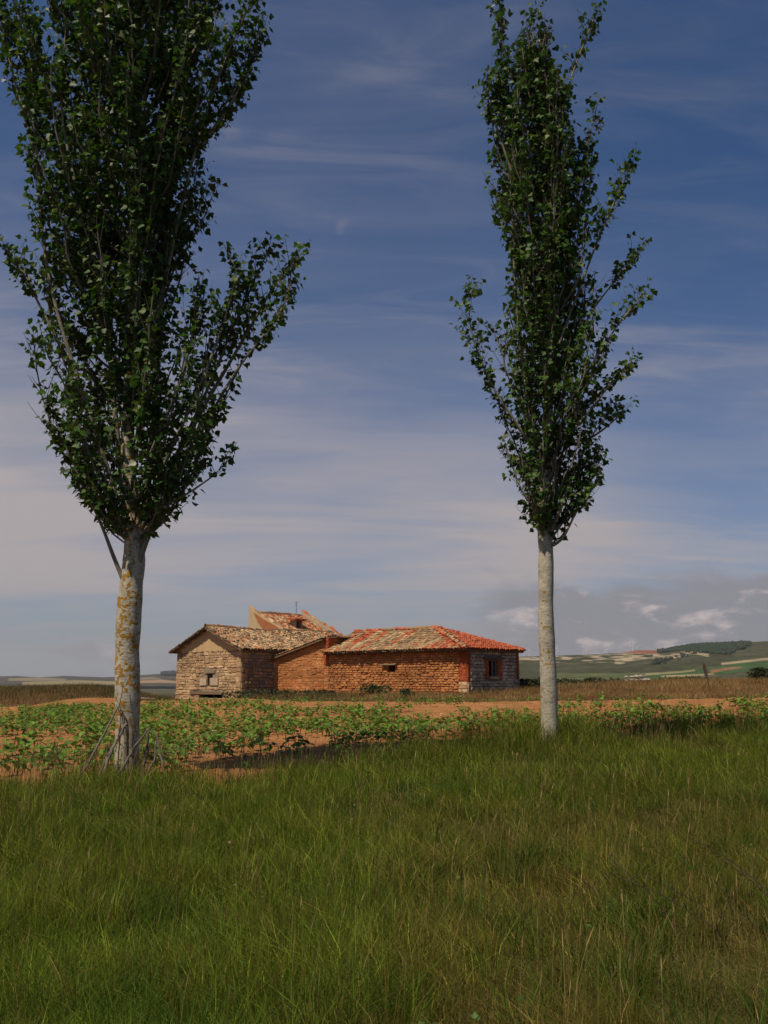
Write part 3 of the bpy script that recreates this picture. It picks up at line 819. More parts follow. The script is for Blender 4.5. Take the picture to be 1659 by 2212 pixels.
    for k in range(7): ridge_tiles(mb, h + B_ * (k - 3) * .21 + R_ * .6 + ZUP * .69, h + B_ * (k - 3) * .21 - R_ * .3 + ZUP * .82, ORANGE, .1, .4)
    mb.build('dormer_roof', M['tile'], dm)
    a = hit(640, 1318, O + R_ * .12, NS); b = hit(640, 1299, O + R_ * .12, NS); a = a - ZUP * .4
    mb = MB(); tube(mb, [a, b], [.03, .025], 6, (.12, .12, .13))
    for k, l in ((.06, .28), (.22, .2), (.38, .24)): tube(mb, [b - ZUP * k - R_ * l, b - ZUP * k + R_ * l], [.016, .016], 5, (.15, .15, .16))
    mb.build('antenna', M['metal'], t)
tall_house()

# ------------------------------------------------------------------ poplars
LEAF = np.array([(0, 0, 0), (0, 1, -.06), (.34, .06, .05), (.52, .38, .1), (.25, .6, .05), (-.34, .06, .05), (-.52, .38, .1), (-.25, .6, .05), ])
LEAF_F = [(0, 2, 3, 4, 1), (1, 7, 6, 5, 0)]
def unit(a): return a / (np.linalg.norm(a, axis=-1, keepdims=True) + 1e-9)
def leaves_mesh(name, P, tip, nrm, size, mat, cols, parent=None, loc=None, shape=LEAF, faces=LEAF_F):
    tip = unit(tip); side = unit(np.cross(tip, nrm)); nn = np.cross(side, tip)
    V = P[:, None] + size[:, None, None] * (shape[None, :, 0:1] * side[:, None] + shape[None, :, 1:2] * tip[:, None] + shape[None, :, 2:3] * nn[:, None])
    lo, st = tile_faces(len(P), len(shape), faces)
    return build_np(name, V.reshape(-1, 3), lo, st, mat, np.repeat(cols, len(shape), 0), parent, loc)

def bez(p0, p1, p2, n):
    t = np.linspace(0, 1, n)[:, None]; return (1 - t) ** 2 * p0 + 2 * t * (1 - t) * p1 + t ** 2 * p2

def poplar(Y, trunk, left, right, limbs, nfill, label, barkm, leaf_size, dens, zfork_py, seed, fill_low=.6, twigdens=1, fill_top=None):
    random.seed(seed); g = np.random.default_rng(seed)
    tp = [at(x, y, Y) for x, y, w in trunk]; tw = [.95 * w / 2 / F * (Y * math.cos(PITCH) + (p[2] - CZ) * math.sin(PITCH)) for (x, y, w), p in zip(trunk, tp)]
    base = tp[0]
    t = thing('poplar_tree', base, label, 'tree')
    # trunk with smooth path
    zs = [p[2] for p in tp]; xs = [p[0] for p in tp]
    def axis(z): return np.array([np.interp(z, zs, xs), Y, z])
    zz = np.arange(zs[0] - .3, zs[-1], .09)
    mb = MB(); n = 18; pts = []; rr = []
    for z in zz:
        w = np.interp(z, zs, tw); fl = 1 + .10 * math.exp(-(z - zs[0]) / .16)
        pts.append(axis(z) + np.array([.012 * math.sin(z * 2.1), .012 * math.sin(z * 1.7), 0])); rr.append(w * fl * (1 + .03 * math.sin(z * 5.3) + .02 * math.sin(z * 11)))
    tube(mb, pts, rr, n, (1, 1, 1), lump=.03)
    tr = mb.build('trunk', barkm, t, smooth=True)
    L3 = sorted([(at(x, y, Y)[2], at(x, y, Y)[0]) for y, x in left]); R3 = sorted([(at(x, y, Y)[2], at(x, y, Y)[0]) for y, x in right])
    def env(z):
        l = np.interp(z, [a for a, _ in L3], [b for _, b in L3]); r = np.interp(z, [a for a, _ in R3], [b for _, b in R3]); return l, r
    zf = at(0, zfork_py, Y)[2]; ztop = max(L3[-1][0], R3[-1][0]) if fill_top is None else at(0, fill_top, Y)[2]
    LV = []; mbL = MB(); mbT = MB()
    BR = (.21, .185, .14); TWc = (.12, .10, .075)
    def limb(p0, p2, r0, bend, free, n=9):
        h = p2[2] - p0[2]; out = np.array([p2[0] - p0[0], p2[1] - p0[1], 0.0])
        p1 = p0 + out * bend + ZUP * h * .38
        c = bez(p0, p1, p2, n) ; c[1:-1] += g.normal(0, .025, (n - 2, 3))
        tube(mbL, c, np.linspace(r0, .012, n), 6, np.array(BR) * g.uniform(.7, 1.2), cap=False)
        shoots(c, free, r0)
    def shoots(c, free, r0):
        seg = np.linalg.norm(np.diff(c, axis=0), axis=1); L = seg.sum(); cum = np.concatenate([[0], np.cumsum(seg)])
        ns = max(4, int(L * (11.5 if free else 8.0) * dens))
        for k in range(ns + 1):
            s = L * (.16 + .84 * (k + g.random() * .8) / (ns + 1)) if k < ns else L * .97
            i = min(len(seg) - 1, np.searchsorted(cum, s) - 1); i = max(i, 0)
            f = (s - cum[i]) / seg[i]; p = c[i] + (c[i + 1] - c[i]) * f
            tg = unit(c[i + 1] - c[i])
            an = g.uniform(0, 2 * math.pi); o = np.array([math.cos(an), math.sin(an), 0])
            d = unit(tg * g.uniform(.5, 1.1) + o * g.uniform(.35, .95) + ZUP * .35)
            ln = g.uniform(.22, .8) * (1.15 - .5 * s / L)
            if k == ns: d = unit(tg + ZUP * .3); ln = .35
            e = p + d * ln + ZUP * .12 * ln
            m = bez(p, p + d * ln * .6, e, 4)
            if twigdens: tube(mbT, m, [.007, .006, .005, .003], 3, np.array(TWc) * g.uniform(.7, 1.3), cap=False)
            nl = max(3, int(ln * 19 * dens))
            for q in range(nl):
                f = (q + 1) / nl; a = m[min(3, int(f * 3))]; b2 = m[min(3, int(f * 3) + 1)]
                pp = a + (b2 - a) * (f * 3 - int(f * 3))
                ph = g.uniform(0, 2 * math.pi); oo = np.array([math.cos(ph), math.sin(ph), g.uniform(-.6, .5)])
                pos = pp + unit(oo) * g.uniform(.03, .09)
                if vnoise(pos[0] * 2.6 + 7 * pos[1], pos[2] * 1.5 + 3 * pos[1]) < (.16 if free else .33): continue
                if not free:
                    l, r = env(pos[2]); jx = g.normal(0, .05)
                    if pos[0] < l - .02 + jx or pos[0] > r + .02 + jx: continue
                LV.append((pos, oo + np.array([0, 0, -g.uniform(0, 1.1)])))
    # traced leading limbs
    for pth in limbs:
        pts_ = [at(x, y, Y) + np.array([0, dy, 0]) for x, y, dy in pth[1]]
        # smooth resample
        pts_ = np.array(pts_); tt = np.linspace(0, len(pts_) - 1, 12)
        c = np.stack([np.interp(tt, range(len(pts_)), pts_[:, k]) for k in range(3)], 1); c[1:-1] = (c[:-2] + 2 * c[1:-1] + c[2:]) / 4
        tube(mbL, c, np.linspace(pth[0] * .72, .009, 12), 8, np.array(BR) * 1.15, cap=False, lump=.05)
        shoots(c[int(pth[2] * 12):], True, pth[0])
    # fill of ascending branches inside the crown's outline
    for k in range(nfill):
        ze = zf + .7 + (ztop - zf - .3) * ((k + g.random()) / nfill) ** fill_low
        an = 2 * math.pi * (k * .618 + g.random() * .15)
        l, r = env(ze); ax = axis(min(ze, zs[-1]))[0]
        rx = (r - ax) if math.cos(an) > 0 else (ax - l)
        rx = max(rx, .15); ry = .8 * (r - l) / 2
        q = g.uniform(.15, 1) ** .38
        e = np.array([ax + math.cos(an) * rx * q * .95, Y + math.sin(an) * ry * q, ze])
        zs0 = max(zf - .25 + g.uniform(0, .4), ze - g.uniform(1.6, 3.8)); s = axis(min(zs0, zs[-1] - .1))
        limb(s, e, g.uniform(.014, .03), g.uniform(.55, .95), False)
    mbL.build('branches', M['twig'], t, smooth=True)
    if mbT.v: mbT.build('twigs', M['twig'], t)
    P = np.array([a for a, _ in LV]); T = np.array([b for _, b in LV]); n = len(P)
    cx = np.array([axis(min(z, zs[-1]))[0] for z in P[:, 2]])
    out = np.stack([P[:, 0] - cx, P[:, 1] - Y, np.zeros(n)], 1)
    nr = unit(out) * .5 + ZUP * .55 + g.normal(0, .55, (n, 3))
    size = leaf_size * (.45 + .9 * g.beta(2.2, 2, n))
    cl = fbm(P[:, 0] * 1.6 + P[:, 1], P[:, 2] * 1.6, 3)
    c = np.array([.042, .094, .013])[None] * (.6 + .8 * g.random((n, 1))) * (.7 + .6 * cl[:, None])
    yel = g.random(n) < .06; c[yel] = np.array([.12, .15, .03])
    pale = g.random(n) < .012; c[pale] = np.array([.35, .36, .28])
    leaves_mesh('crown', P, T, nr, size, M['leaf'], c, t)
    print('leaves', n)
    return base

LT = [(272, 1712, 60), (272, 1680, 57), (273, 1600, 55), (275, 1500, 56), (277, 1400, 55), (281, 1300, 55), (284, 1250, 54), (288, 1215, 50), (289, 1170, 44), (283, 1080, 36), (277, 1000, 31), (276, 900, 29), (283, 700, 25), (291, 400, 22), (297, 200, 19), (300, 0, 15), (304, -250, 8), (306, -420, 3)]
LL = [(1200, 235), (1150, 237), (1100, 200), (1050, 152), (1000, 138), (950, 112), (900, 102), (850, 88), (800, 76), (750, 57), (700, 46), (650, 38), (600, 32), (560, 22), (540, 35), (500, 66), (450, 58), (400, 42), (350, 36), (300, 24), (250, 20), (200, 6), (150, 2), (100, 10), (50, 2), (0, -15), (-150, 60), (-300, 180), (-420, 280)]
LR = [(1200, 325), (1150, 352), (1100, 390), (1050, 432), (1000, 492), (950, 485), (900, 512), (850, 508), (800, 535), (750, 548), (700, 545), (665, 520), (635, 430), (600, 405), (560, 398), (500, 420), (450, 462), (400, 470), (350, 468), (300, 495), (250, 508), (200, 525), (150, 555), (100, 560), (50, 555), (0, 570), (-150, 520), (-300, 420), (-420, 330)]
L_limbs = [
    (.055, [(268, 1250, -.1), (250, 1205, -.14), (237, 1165, -.18), (222, 1125, -.22), (203, 1085, -.25), (165, 1000, -.3), (135, 920, -.35)], .45),
    (.075, [(304, 1215, -.1), (318, 1180, -.16), (340, 1130, -.2), (372, 1060, -.25), (420, 960, -.2), (470, 880, -.1)], .25),
    (.07, [(300, 1150, 0), (345, 1040, .1), (420, 900, .15), (500, 770, .1), (560, 670, .05), (600, 600, 0), (640, 555, 0)], .42),
    (.05, [(330, 1080, .1), (400, 930, .2), (455, 800, .3), (500, 690, .25), (540, 610, .2), (578, 530, .15)], .4),
    (.045, [(345, 1040, -.2), (420, 890, -.3), (470, 770, -.3), (500, 680, -.3), (520, 600, -.3), (500, 570, -.3)], .4),
    (.04, [(330, 1000, -.3), (400, 840, -.4), (430, 730, -.4), (445, 640, -.4)], .4),
    (.04, [(420, 960, -.1), (480, 860, -.1), (520, 790, -.1), (580, 720, -.1), (625, 650, -.1), (630, 590, -.1)], .35),
    (.035, [(350, 1100, -.2), (400, 1078, -.2), (435, 1055, -.2), (470, 1030, -.2), (495, 1000, -.2)], .6),
    (.085, [(283, 1200, .05), (262, 1050, .1), (244, 880, .1), (232, 750, .1), (214, 520, .1), (196, 250, .1), (180, 0, .1), (170, -150, .1)], .3),
    (.06, [(262, 1080, -.3), (210, 900, -.5), (160, 750, -.6), (120, 600, -.6), (100, 400, -.5), (90, 200, -.4), (70, 30, -.4)], .3),
    (.045, [(180, 830, -.2), (120, 720, -.2), (80, 640, -.2), (50, 590, -.2), (20, 545, -.2)], .4),
    (.07, [(297, 1180, .1), (322, 950, .2), (345, 700, .2), (352, 480, .2), (352, 300, .1), (330, 60, .1), (320, -150, .1)], .3),
    (.05, [(345, 700, -.2), (390, 500, -.3), (430, 330, -.3), (480, 180, -.3), (530, 60, -.3), (575, -20, -.3)], .3),
    (.04, [(430, 330, -.1), (480, 260, -.1), (520, 200, -.1), (555, 120, -.1), (560, 60, -.1)], .3),
    (.045, [(100, 400, -.2), (60, 260, -.2), (25, 130, -.2), (5, 20, -.2), (-10, -60, -.2)], .2),
    (.04, [(180, 420, -.5), (150, 280, -.5), (160, 120, -.5), (165, 10, -.5)], .3),
]
LB = poplar(15.9, LT, LL, LR, L_limbs, 205, 'larger poplar at left with orange lichened trunk and cut branches leaning on it', M['bark_a'], .118, 1.0, 1190, 11, .75)

RT = [(1186, 1618, 42), (1186, 1590, 40), (1186, 1500, 38), (1184, 1420, 37), (1179, 1330, 35), (1178, 1260, 34), (1179, 1190, 35), (1178, 1150, 33), (1176, 1080, 26), (1178, 1000, 23), (1184, 900, 20), (1190, 800, 18), (1186, 650, 15), (1178, 450, 12), (1172, 250, 8), (1165, 80, 3)]
RL = [(1170, 1160), (1150, 1150), (1120, 1138), (1080, 1118), (1050, 1105), (1000, 1086), (950, 1073), (935, 1080), (910, 1100), (880, 1070), (850, 1052), (800, 1034), (750, 1024), (700, 1045), (650, 1075), (620, 1085), (600, 1090), (550, 1075), (500, 1062), (450, 1052), (400, 1046), (360, 1052), (330, 1060), (300, 1050), (250, 1040), (200, 1042), (150, 1048), (100, 1058), (50, 1066), (0, 1070), (-40, 1080)]
RR = [(1170, 1212), (1150, 1228), (1120, 1255), (1080, 1285), (1050, 1305), (1000, 1322), (950, 1338), (900, 1330), (870, 1312), (850, 1318), (800, 1325), (750, 1322), (700, 1330), (650, 1330), (600, 1325), (550, 1318), (500, 1312), (450, 1305), (400, 1295), (350, 1285), (300, 1258), (250, 1240), (200, 1215), (150, 1190), (100, 1160), (50, 1130), (0, 1110), (-40, 1090)]
R_limbs = [
    (.05, [(1192, 1180, -.1), (1212, 1168, -.15), (1226, 1140, -.18), (1240, 1110, -.2), (1265, 1060, -.2), (1290, 1000, -.2)], .4),
    (.07, [(1186, 1160, -.1), (1200, 1120, -.15), (1215, 1080, -.2), (1232, 1030, -.2), (1275, 940, -.2), (1320, 890, -.2)], .35),
    (.045, [(1184, 1140, .1), (1193, 1090, .15), (1205, 1020, .2), (1230, 930, .2), (1290, 850, .2), (1350, 800, .2)], .35),
    (.03, [(1170, 1135, -.1), (1155, 1105, -.15), (1130, 1075, -.2), (1110, 1030, -.2), (1090, 970, -.2)], .4),
    (.045, [(1168, 1000, -.1), (1130, 940, -.15), (1085, 880, -.2), (1055, 830, -.2), (1025, 760, -.2), (1008, 690, -.2), (1012, 635, -.2)], .35),
    (.06, [(1176, 1010, 0), (1140, 850, .1), (1115, 690, .1), (1110, 500, .1), (1105, 380, .1), (1088, 270, .1), (1083, 120, .1), (1082, 10, .1), (1080, -30, .1)], .35),
    (.04, [(1105, 380, -.1), (1080, 310, -.15), (1060, 250, -.15), (1048, 210, -.15), (1050, 180, -.15)], .3),
    (.05, [(1186, 700, -.1), (1185, 520, -.15), (1190, 380, -.2), (1205, 250, -.2), (1240, 150, -.2), (1268, 80, -.2), (1285, 38, -.2)], .3),
    (.035, [(1190, 420, .1), (1180, 280, .1), (1172, 150, .1), (1182, 60, .1)], .3),
    (.03, [(1150, 400, 0), (1140, 260, 0), (1138, 120, 0), (1150, 25, 0)], .3),
    (.045, [(1195, 620, .1), (1215, 500, .1), (1245, 400, .1), (1268, 310, .1), (1288, 240, .1)], .3),
    (.045, [(1200, 760, -.2), (1245, 640, -.25), (1285, 530, -.25), (1325, 440, -.25), (1362, 362, -.25)], .35),
    (.035, [(1230, 760, .1), (1285, 660, .1), (1325, 610, .1), (1360, 570, .1), (1382, 535, .1)], .4),
    (.035, [(1240, 850, -.1), (1290, 770, -.1), (1335, 700, -.1), (1370, 660, -.1), (1386, 634, -.1)], .4),
    (.035, [(1230, 940, -.25), (1280, 880, -.25), (1310, 840, -.25), (1340, 815, -.25), (1362, 795, -.25)], .45),
    (.04, [(1250, 960, .1), (1300, 930, .1), (1335, 900, .1), (1350, 890, .1)], .35),
]
RB = poplar(20.0, RT, RL, RR, R_limbs, 122, 'slimmer poplar at right with a smooth pale trunk, beside the verge grass', M['bark_b'], .126, .95, 1165, 23, .85, fill_top=90)

# ------------------------------------------------------------------ cut branches against the left trunk
def c4(cx, cy, Y): return at(128 + cx * .2893, 1088 + cy * .2893, Y)
STK = [
    ('long grey cut branch leaning furthest out to the left of the lichened trunk', [(450, 1490), (400, 1590), (330, 1730), (200, 1960), (50, 2150)], .02, 15.62, 15.1, 0),
    ('thin brown cut branch second from the left against the lichened trunk', [(492, 1635), (400, 1810), (350, 1900), (280, 2030)], .016, 15.60, 15.2, 1),
    ('thick forked cut branch leaning left at the front of the lichened trunk', [(505, 1640), (430, 1770), (375, 1870), (320, 2010)], .026, 15.55, 15.15, 1),
    ('straight grey cut branch crossing in front of the trunk to the right', [(682, 1668), (575, 1800), (480, 1950), (350, 2120)], .02, 15.45, 15.0, 0),
    ('short upright dark cut branch just right of the trunk', [(668, 1690), (655, 1840), (632, 1930), (618, 2010)], .024, 15.5, 15.35, 0),
    ('crooked brown cut branch bowing right of the trunk base', [(722, 1770), (712, 1910), (680, 1970), (625, 2040)], .019, 15.5, 15.3, 1),
    ('outermost right cut branch sloping down into the grass beside the field', [(722, 1708), (745, 1830), (770, 1930), (825, 2100)], .017, 15.5, 15.25, 0),
    ('thickest dark cut branch standing upright against the trunk front', [(510, 1590), (540, 1700), (535, 1860), (545, 2010)], .042, 15.6, 15.45, 1),
    ('grey upright cut branch left of the thickest one at the trunk front', [(470, 1560), (490, 1680), (500, 1850), (520, 2080)], .028, 15.58, 15.4, 1),
    ('pale thin bare twig reaching highest up the lichened trunk', [(478, 1330), (462, 1440), (450, 1500), (465, 1640), (440, 1900)], .008, 15.62, 15.45, 2),
]
for lab, pts, r, Y0, Y1, tw in STK:
    n = len(pts); P = [c4(x, y, Y0 + (Y1 - Y0) * (k / (n - 1)) ** 1.2) for k, (x, y) in enumerate(pts)]
    P[-1] = P[-1] + np.array([0, 0, -.12])
    t = thing('cut_branch', P[-1], lab, 'branch', 'cut branches leaning on the left poplar')
    tt = np.linspace(0, n - 1, 12); c = np.stack([np.interp(tt, range(n), np.array(P)[:, k]) for k in range(3)], 1); c[1:-1] = (c[:-2] + 2 * c[1:-1] + c[2:]) / 4
    c[1:-1] += rng.normal(0, .006, (10, 3))
    col = pick([(.14, .115, .085), (.17, .145, .11), (.10, .08, .058)], .15)
    mb = MB(); tube(mb, c, np.linspace(r * .75, r * 1.15, 12), 8, col, lump=.12); st = mb.build('stem', M['twig'], t, smooth=True)
    for k in range(2 + tw):
        i = random.randint(1, 8); d = unit(np.array([random.uniform(-1, 1), random.uniform(-.4, .2), random.uniform(.2, 1)])); l = random.uniform(.1, .3)
        mb = MB(); tube(mb, [c[i], c[i] + d * l * .5, c[i] + d * l + np.array([0, 0, .03])], [r * .45, r * .3, r * .12], 5, col); mb.build('twig', M['twig'], t)

# ------------------------------------------------------------------ grass
def blades(name, X, Y, hgt, wid, lean, mat, col, zoff=0, label=None, cat=None, segs=3, az=None):
    n = len(X); Z = H(X, Y) + zoff
    az = rng.uniform(0, 2 * math.pi, n) if az is None else az
    d = np.stack([np.cos(az), np.sin(az), np.zeros(n)], 1); sd = rng.uniform(0, math.pi, n)
    s = np.stack([np.cos(sd), np.sin(sd), np.zeros(n)], 1)
    P0 = np.stack([X, Y, Z - .02], 1)
    rows = []
    for k, f in enumerate(np.linspace(0, 1, segs + 1)):
        c = P0 + ZUP * (hgt * f * (1 - .25 * lean * f))[:, None] + d * (hgt * lean * f ** 2)[:, None]
        if k < segs:
            w = (wid * (1 - .75 * f ** 1.5))[:, None]; rows += [c - s * w / 2, c + s * w / 2]
        else: rows += [c]
    V = np.stack(rows, 1).reshape(-1, 3); vp = 2 * segs + 1
    fc = [(2 * k, 2 * k + 1, 2 * k + 3, 2 * k + 2) for k in range(segs - 1)] + [(2 * segs - 2, 2 * segs - 1, 2 * segs)]
    lo, st = tile_faces(n, vp, fc)
    o = build_np(name, V, lo, st, mat, np.repeat(col, vp, 0))
    return tag(o, label, cat, kind='stuff')

def meadow():
    # density falls off with distance; the strip reaches past both sides of the view
    N0 = 560000
    y = 3.6 + (27.5 - 3.6) * rng.random(N0) ** 1.45
    x = (rng.random(N0) * 2 - 1) * (.47 * y + 1.6)
    e = verge_y(x) - .1 + 1.6 * (fbm(x * 1.3, y * 1.3, 3) - .5) + rng.exponential(.32, N0)
    k = (y < e) & (rng.random(N0) < np.where(y > e - 1.0, .75, 1)); x, y = x[k], y[k]; n = len(x)
    big = fbm(x * .45, y * .45, 3); sm = fbm(x * 2.2 + 31, y * 2.2, 3)
    cl = vnoise(x * 5, y * 5)
    px, py = proj(np.stack([x, y, H(x, y) + .25], 1))
    # drier towards the right and close to the camera on that side
    dry = sstep(650, 1200, px) * sstep(1660, 1820, py) * .75 + 1.2 * sstep(2070, 2150, py) * sstep(420, 800, px) * (1 - sstep(1400, 1700, px)) * .8
    dry = np.clip(dry * (.4 + 1.6 * big) + .35 * (sm - .45), .06, .9)
    hgt = (.13 + .30 * rng.random(n) ** 1.4) * (.65 + .7 * sm) * (1 - .5 * dry)
    near_edge = sstep(2.8, .3, e[k] - y); hgt = hgt * (1 + .85 * near_edge * sstep(-2.5, .5, x)) * (1 - .35 * sstep(.55, .75, fbm(x * .9 + 80, y * .9, 2)))
    # short round the left trunk's foot
    foot = np.exp(-((x + 4.3) ** 2 + (y - 15.5) ** 2) / 1.1) + 1.2 * np.exp(-((x - 3.5) ** 2 + (y - 19.7) ** 2) / 1.6); hgt *= 1 + .15 * np.clip(foot, 0, 1) + .5 * foot * (x > 0)
    hgt = hgt * (1 + .35 * near_edge * sstep(-.5, 2.5, x)) * (.75 + .5 * vnoise(x * 1.1 + 60, y * 1.1))
    # sink the edge where tall grass meets the soil left of the middle
    wid = .0036 + .00055 * np.clip(y - 4.5, 0, 20)
    g1 = np.array([.096, .198, .020]); g2 = np.array([.275, .275, .038]); tan = np.array([.46, .32, .13]); rust = np.array([.36, .16, .055])
    m = np.clip(sm + .35 * (rng.random(n) - .5), 0, 1)[:, None]
    c = g1 * (1 - m) + g2 * m
    dr = rng.random(n) < dry * .7
    c[dr] = np.where(rng.random((dr.sum(), 1)) < .35, rust, tan) * rng.uniform(.5, 1.1, (dr.sum(), 1))
    mid = np.clip(dry, 0, 1)[:, None]
    c = c * (1 - .6 * mid) + np.array([.27, .205, .048]) * .6 * mid
    c = c * (.35 + 1.5 * rng.random((n, 1)) ** 1.5) * (.6 + .8 * cl[:, None]) * (.7 + .6 * fbm(x * .35 + 11, y * .35, 3))[:, None]
    lean = rng.uniform(.05, 1.2, n) ** 1.5
    # flattened patches of dead thatch
    pm = sstep(.60, .70, fbm(x * .75 + 200, y * .75, 3)) * (y < e[k] - 1.5) * (.35 + .65 * sstep(500, 900, px))
    hgt = hgt * (1 - .35 * pm); lean = lean * (1 + .9 * pm)
    th = (rng.random(n) < .45 * pm); c[th] = np.array([.30, .22, .085]) * rng.uniform(.5, 1.2, (th.sum(), 1))
    # tussocks: coarser blades leaning out of one root
    nt_ = 620; ty = 4.3 + 17 * rng.random(nt_) ** 1.3; tx = (rng.random(nt_) * 2 - 1) * (.47 * ty + 1); ok = ty < verge_y(tx) - .2; tx, ty = tx[ok], ty[ok]
    m_ = 75; ii = np.repeat(np.arange(len(tx)), m_); an = rng.uniform(0, 6.283, len(ii)); rr = .11 * rng.random(len(ii)) ** .5
    X2 = tx[ii] + rr * np.cos(an); Y2 = ty[ii] + rr * np.sin(an); tone = rng.uniform(.6, 1.25, len(tx)); kind = rng.random(len(tx))
    c2 = np.where((kind < .3)[ii][:, None], np.array([.22, .19, .05]), np.where((kind < .6)[ii][:, None], np.array([.05, .13, .022]), np.array([.12, .19, .02]))) * tone[ii][:, None] * rng.uniform(.5, 1.4, (len(ii), 1))
    x = np.concatenate([x, X2]); y = np.concatenate([y, Y2]); hgt = np.concatenate([hgt, rng.uniform(.14, .40, len(ii))]); wid = np.concatenate([wid, (.0048 + .0006 * np.clip(Y2 - 4.5, 0, 20))])
    lean = np.concatenate([lean, rng.uniform(.2, 1.1, len(ii))]); c = np.concatenate([c, c2]); az_all = np.concatenate([rng.uniform(0, 6.283, n), an + rng.normal(0, .4, len(ii))])
    blades('grass', x, y, hgt, wid, lean, M['grass'], c, 0, 'tall green and straw coloured meadow grass in the foreground', 'grass', 2, az_all)
    print('grass', n)
meadow()

def seed_stalks(N0, ymin, ymax, hr, colA, label, wmul=1, band=None, head=True):
    """thin flowering stems with seed heads"""
    y = rng.uniform(ymin, ymax, N0); x = (rng.random(N0) * 2 - 1) * (.47 * y + 1.2)
    if band is not None:
        s = rng.uniform(*band, N0); y = verge_y(x) + s
    k = (y <= verge_y(x) + 1.5); x, y = x[k], y[k]; n = len(x)
    dn = fbm(x * .8 + 3, y * .8, 3); k = rng.random(n) < sstep(.35, .65, dn) + .15; x, y = x[k], y[k]; n = len(x)
    h = rng.uniform(*hr, n); lean = rng.uniform(.03, .3, n); az = rng.normal(.2, 1.2, n)
    d = np.stack([np.cos(az), np.sin(az), np.zeros(n)], 1); P0 = np.stack([x, y, H(x, y)], 1)
    w = (.0022 + .00022 * np.clip(y - 4, 0, 20)) * wmul
    sd = rng.uniform(-.6, .6, n); s = np.stack([np.cos(sd), np.sin(sd), np.zeros(n)], 1)
    fr = [0, .5, .8, .84, .92, 1.0]; ww = [1, .8, .6, 2.1 if head else .6, 1.7 if head else .5, .2]
    rows = []
    for f, q in zip(fr, ww):
        c = P0 + ZUP * (h * f)[:, None] + d * (h * lean * f ** 2)[:, None]; rows += [c - s * (w * q / 2)[:, None], c + s * (w * q / 2)[:, None]]
    V = np.stack(rows, 1).reshape(-1, 3)
    lo, st = tile_faces(n, 12, [(2 * i, 2 * i + 1, 2 * i + 3, 2 * i + 2) for i in range(5)])
    c = np.array(colA)[rng.integers(0, len(colA), n)] * rng.uniform(.6, 1.2, (n, 1))
    o = build_np('seeding_grass', V, lo, st, M['dry'], np.repeat(c, 12, 0)); tag(o, label, 'grass', kind='stuff')
seed_stalks(7000, 4.2, 24, (.24, .5), [(.13, .10, .035), (.22, .155, .06), (.10, .105, .028), (.30, .21, .09)], 'thin straw coloured flowering stems scattered through the meadow grass')
seed_stalks(3400, 15, 26, (.3, .72), [(.07, .055, .025), (.10, .065, .035), (.06, .07, .02), (.14, .08, .04), (.18, .12, .06)], 'dark brown seeding grass along the edge of the red field', 1.0, (-1.6, 1.3))

def weeds():
    n = 200; y = 4.2 + 12 * rng.random(n) ** 1.3; x = (rng.random(n) * 2 - 1) * (.46 * y + .8); ok = (y < verge_y(x) - .5) & (fbm(x * .9 + 40, y * .9, 2) > .5); x, y = x[ok], y[ok]
    m_ = 7; ii = np.repeat(np.arange(len(x)), m_); n = len(ii)
    an = rng.uniform(0, 6.283, n); o = np.stack([np.cos(an), np.sin(an), rng.uniform(.2, 1.2, n)], 1)
    P = np.stack([x[ii], y[ii], H(x[ii], y[ii]) + rng.uniform(.04, .17, n)], 1) + o * .02
    c = np.array([.06, .12, .02])[None] * rng.uniform(.5, 1.4, (n, 1)); c[rng.random(n) < .12] = np.array([.2, .12, .04])
    o_ = leaves_mesh('low_weeds', P, o, ZUP[None] + rng.normal(0, .4, (n, 3)), rng.uniform(.018, .042, n), M['crop'], c)
    tag(o_, 'low broad leaved weeds scattered among the foreground grass', 'weeds', kind='stuff')
weeds()

# a few dark bent dry stalks at the right edge of the foreground
def stalks():
    spec = [(2080, 2960, 2420, 3140), (2060, 2900, 2330, 3180), (2330, 2830, 2592, 3010), (2180, 2960, 2560, 3190), (2360, 2930, 2600, 3200), (2430, 2900, 2640, 3080), (1930, 2950, 2060, 3070), (2140, 3060, 2300, 3260)]
    for i, (x0, y0, x1, y1) in enumerate(spec):
        a = at(x0 * .64, y0 * .64, 6.3 + .1 * i); b = at(x1 * .64, y1 * .64, 6.0 + .1 * i); b2 = b.copy(); b2[2] = H(b[0], b[1]) - .02; b2[0] += .1
        m = (a + b) / 2 + ZUP * .07
        c = np.concatenate([bez(a, m, b, 8), b2[None]])
        mb = MB(); tube(mb, c, np.linspace(.0025, .0045, 9), 5, (.05, .038, .022))
        for k in range(8):
            p = c[k]; d = np.array([random.uniform(-1, 1), random.uniform(-.5, .5), random.uniform(-.2, 1)]); d /= np.linalg.norm(d)
            tube(mb, [p, p + d * .03, p + d * .05], [.002, .004, .001], 4, (.06, .04, .022))
        o = mb.build('dry_stalk', M['twig'], None, b2)
        tag(o, 'dark dry bent stalk arching over the grass at the right edge', 'stalk', 'dark dry stalks at the right edge')
stalks()

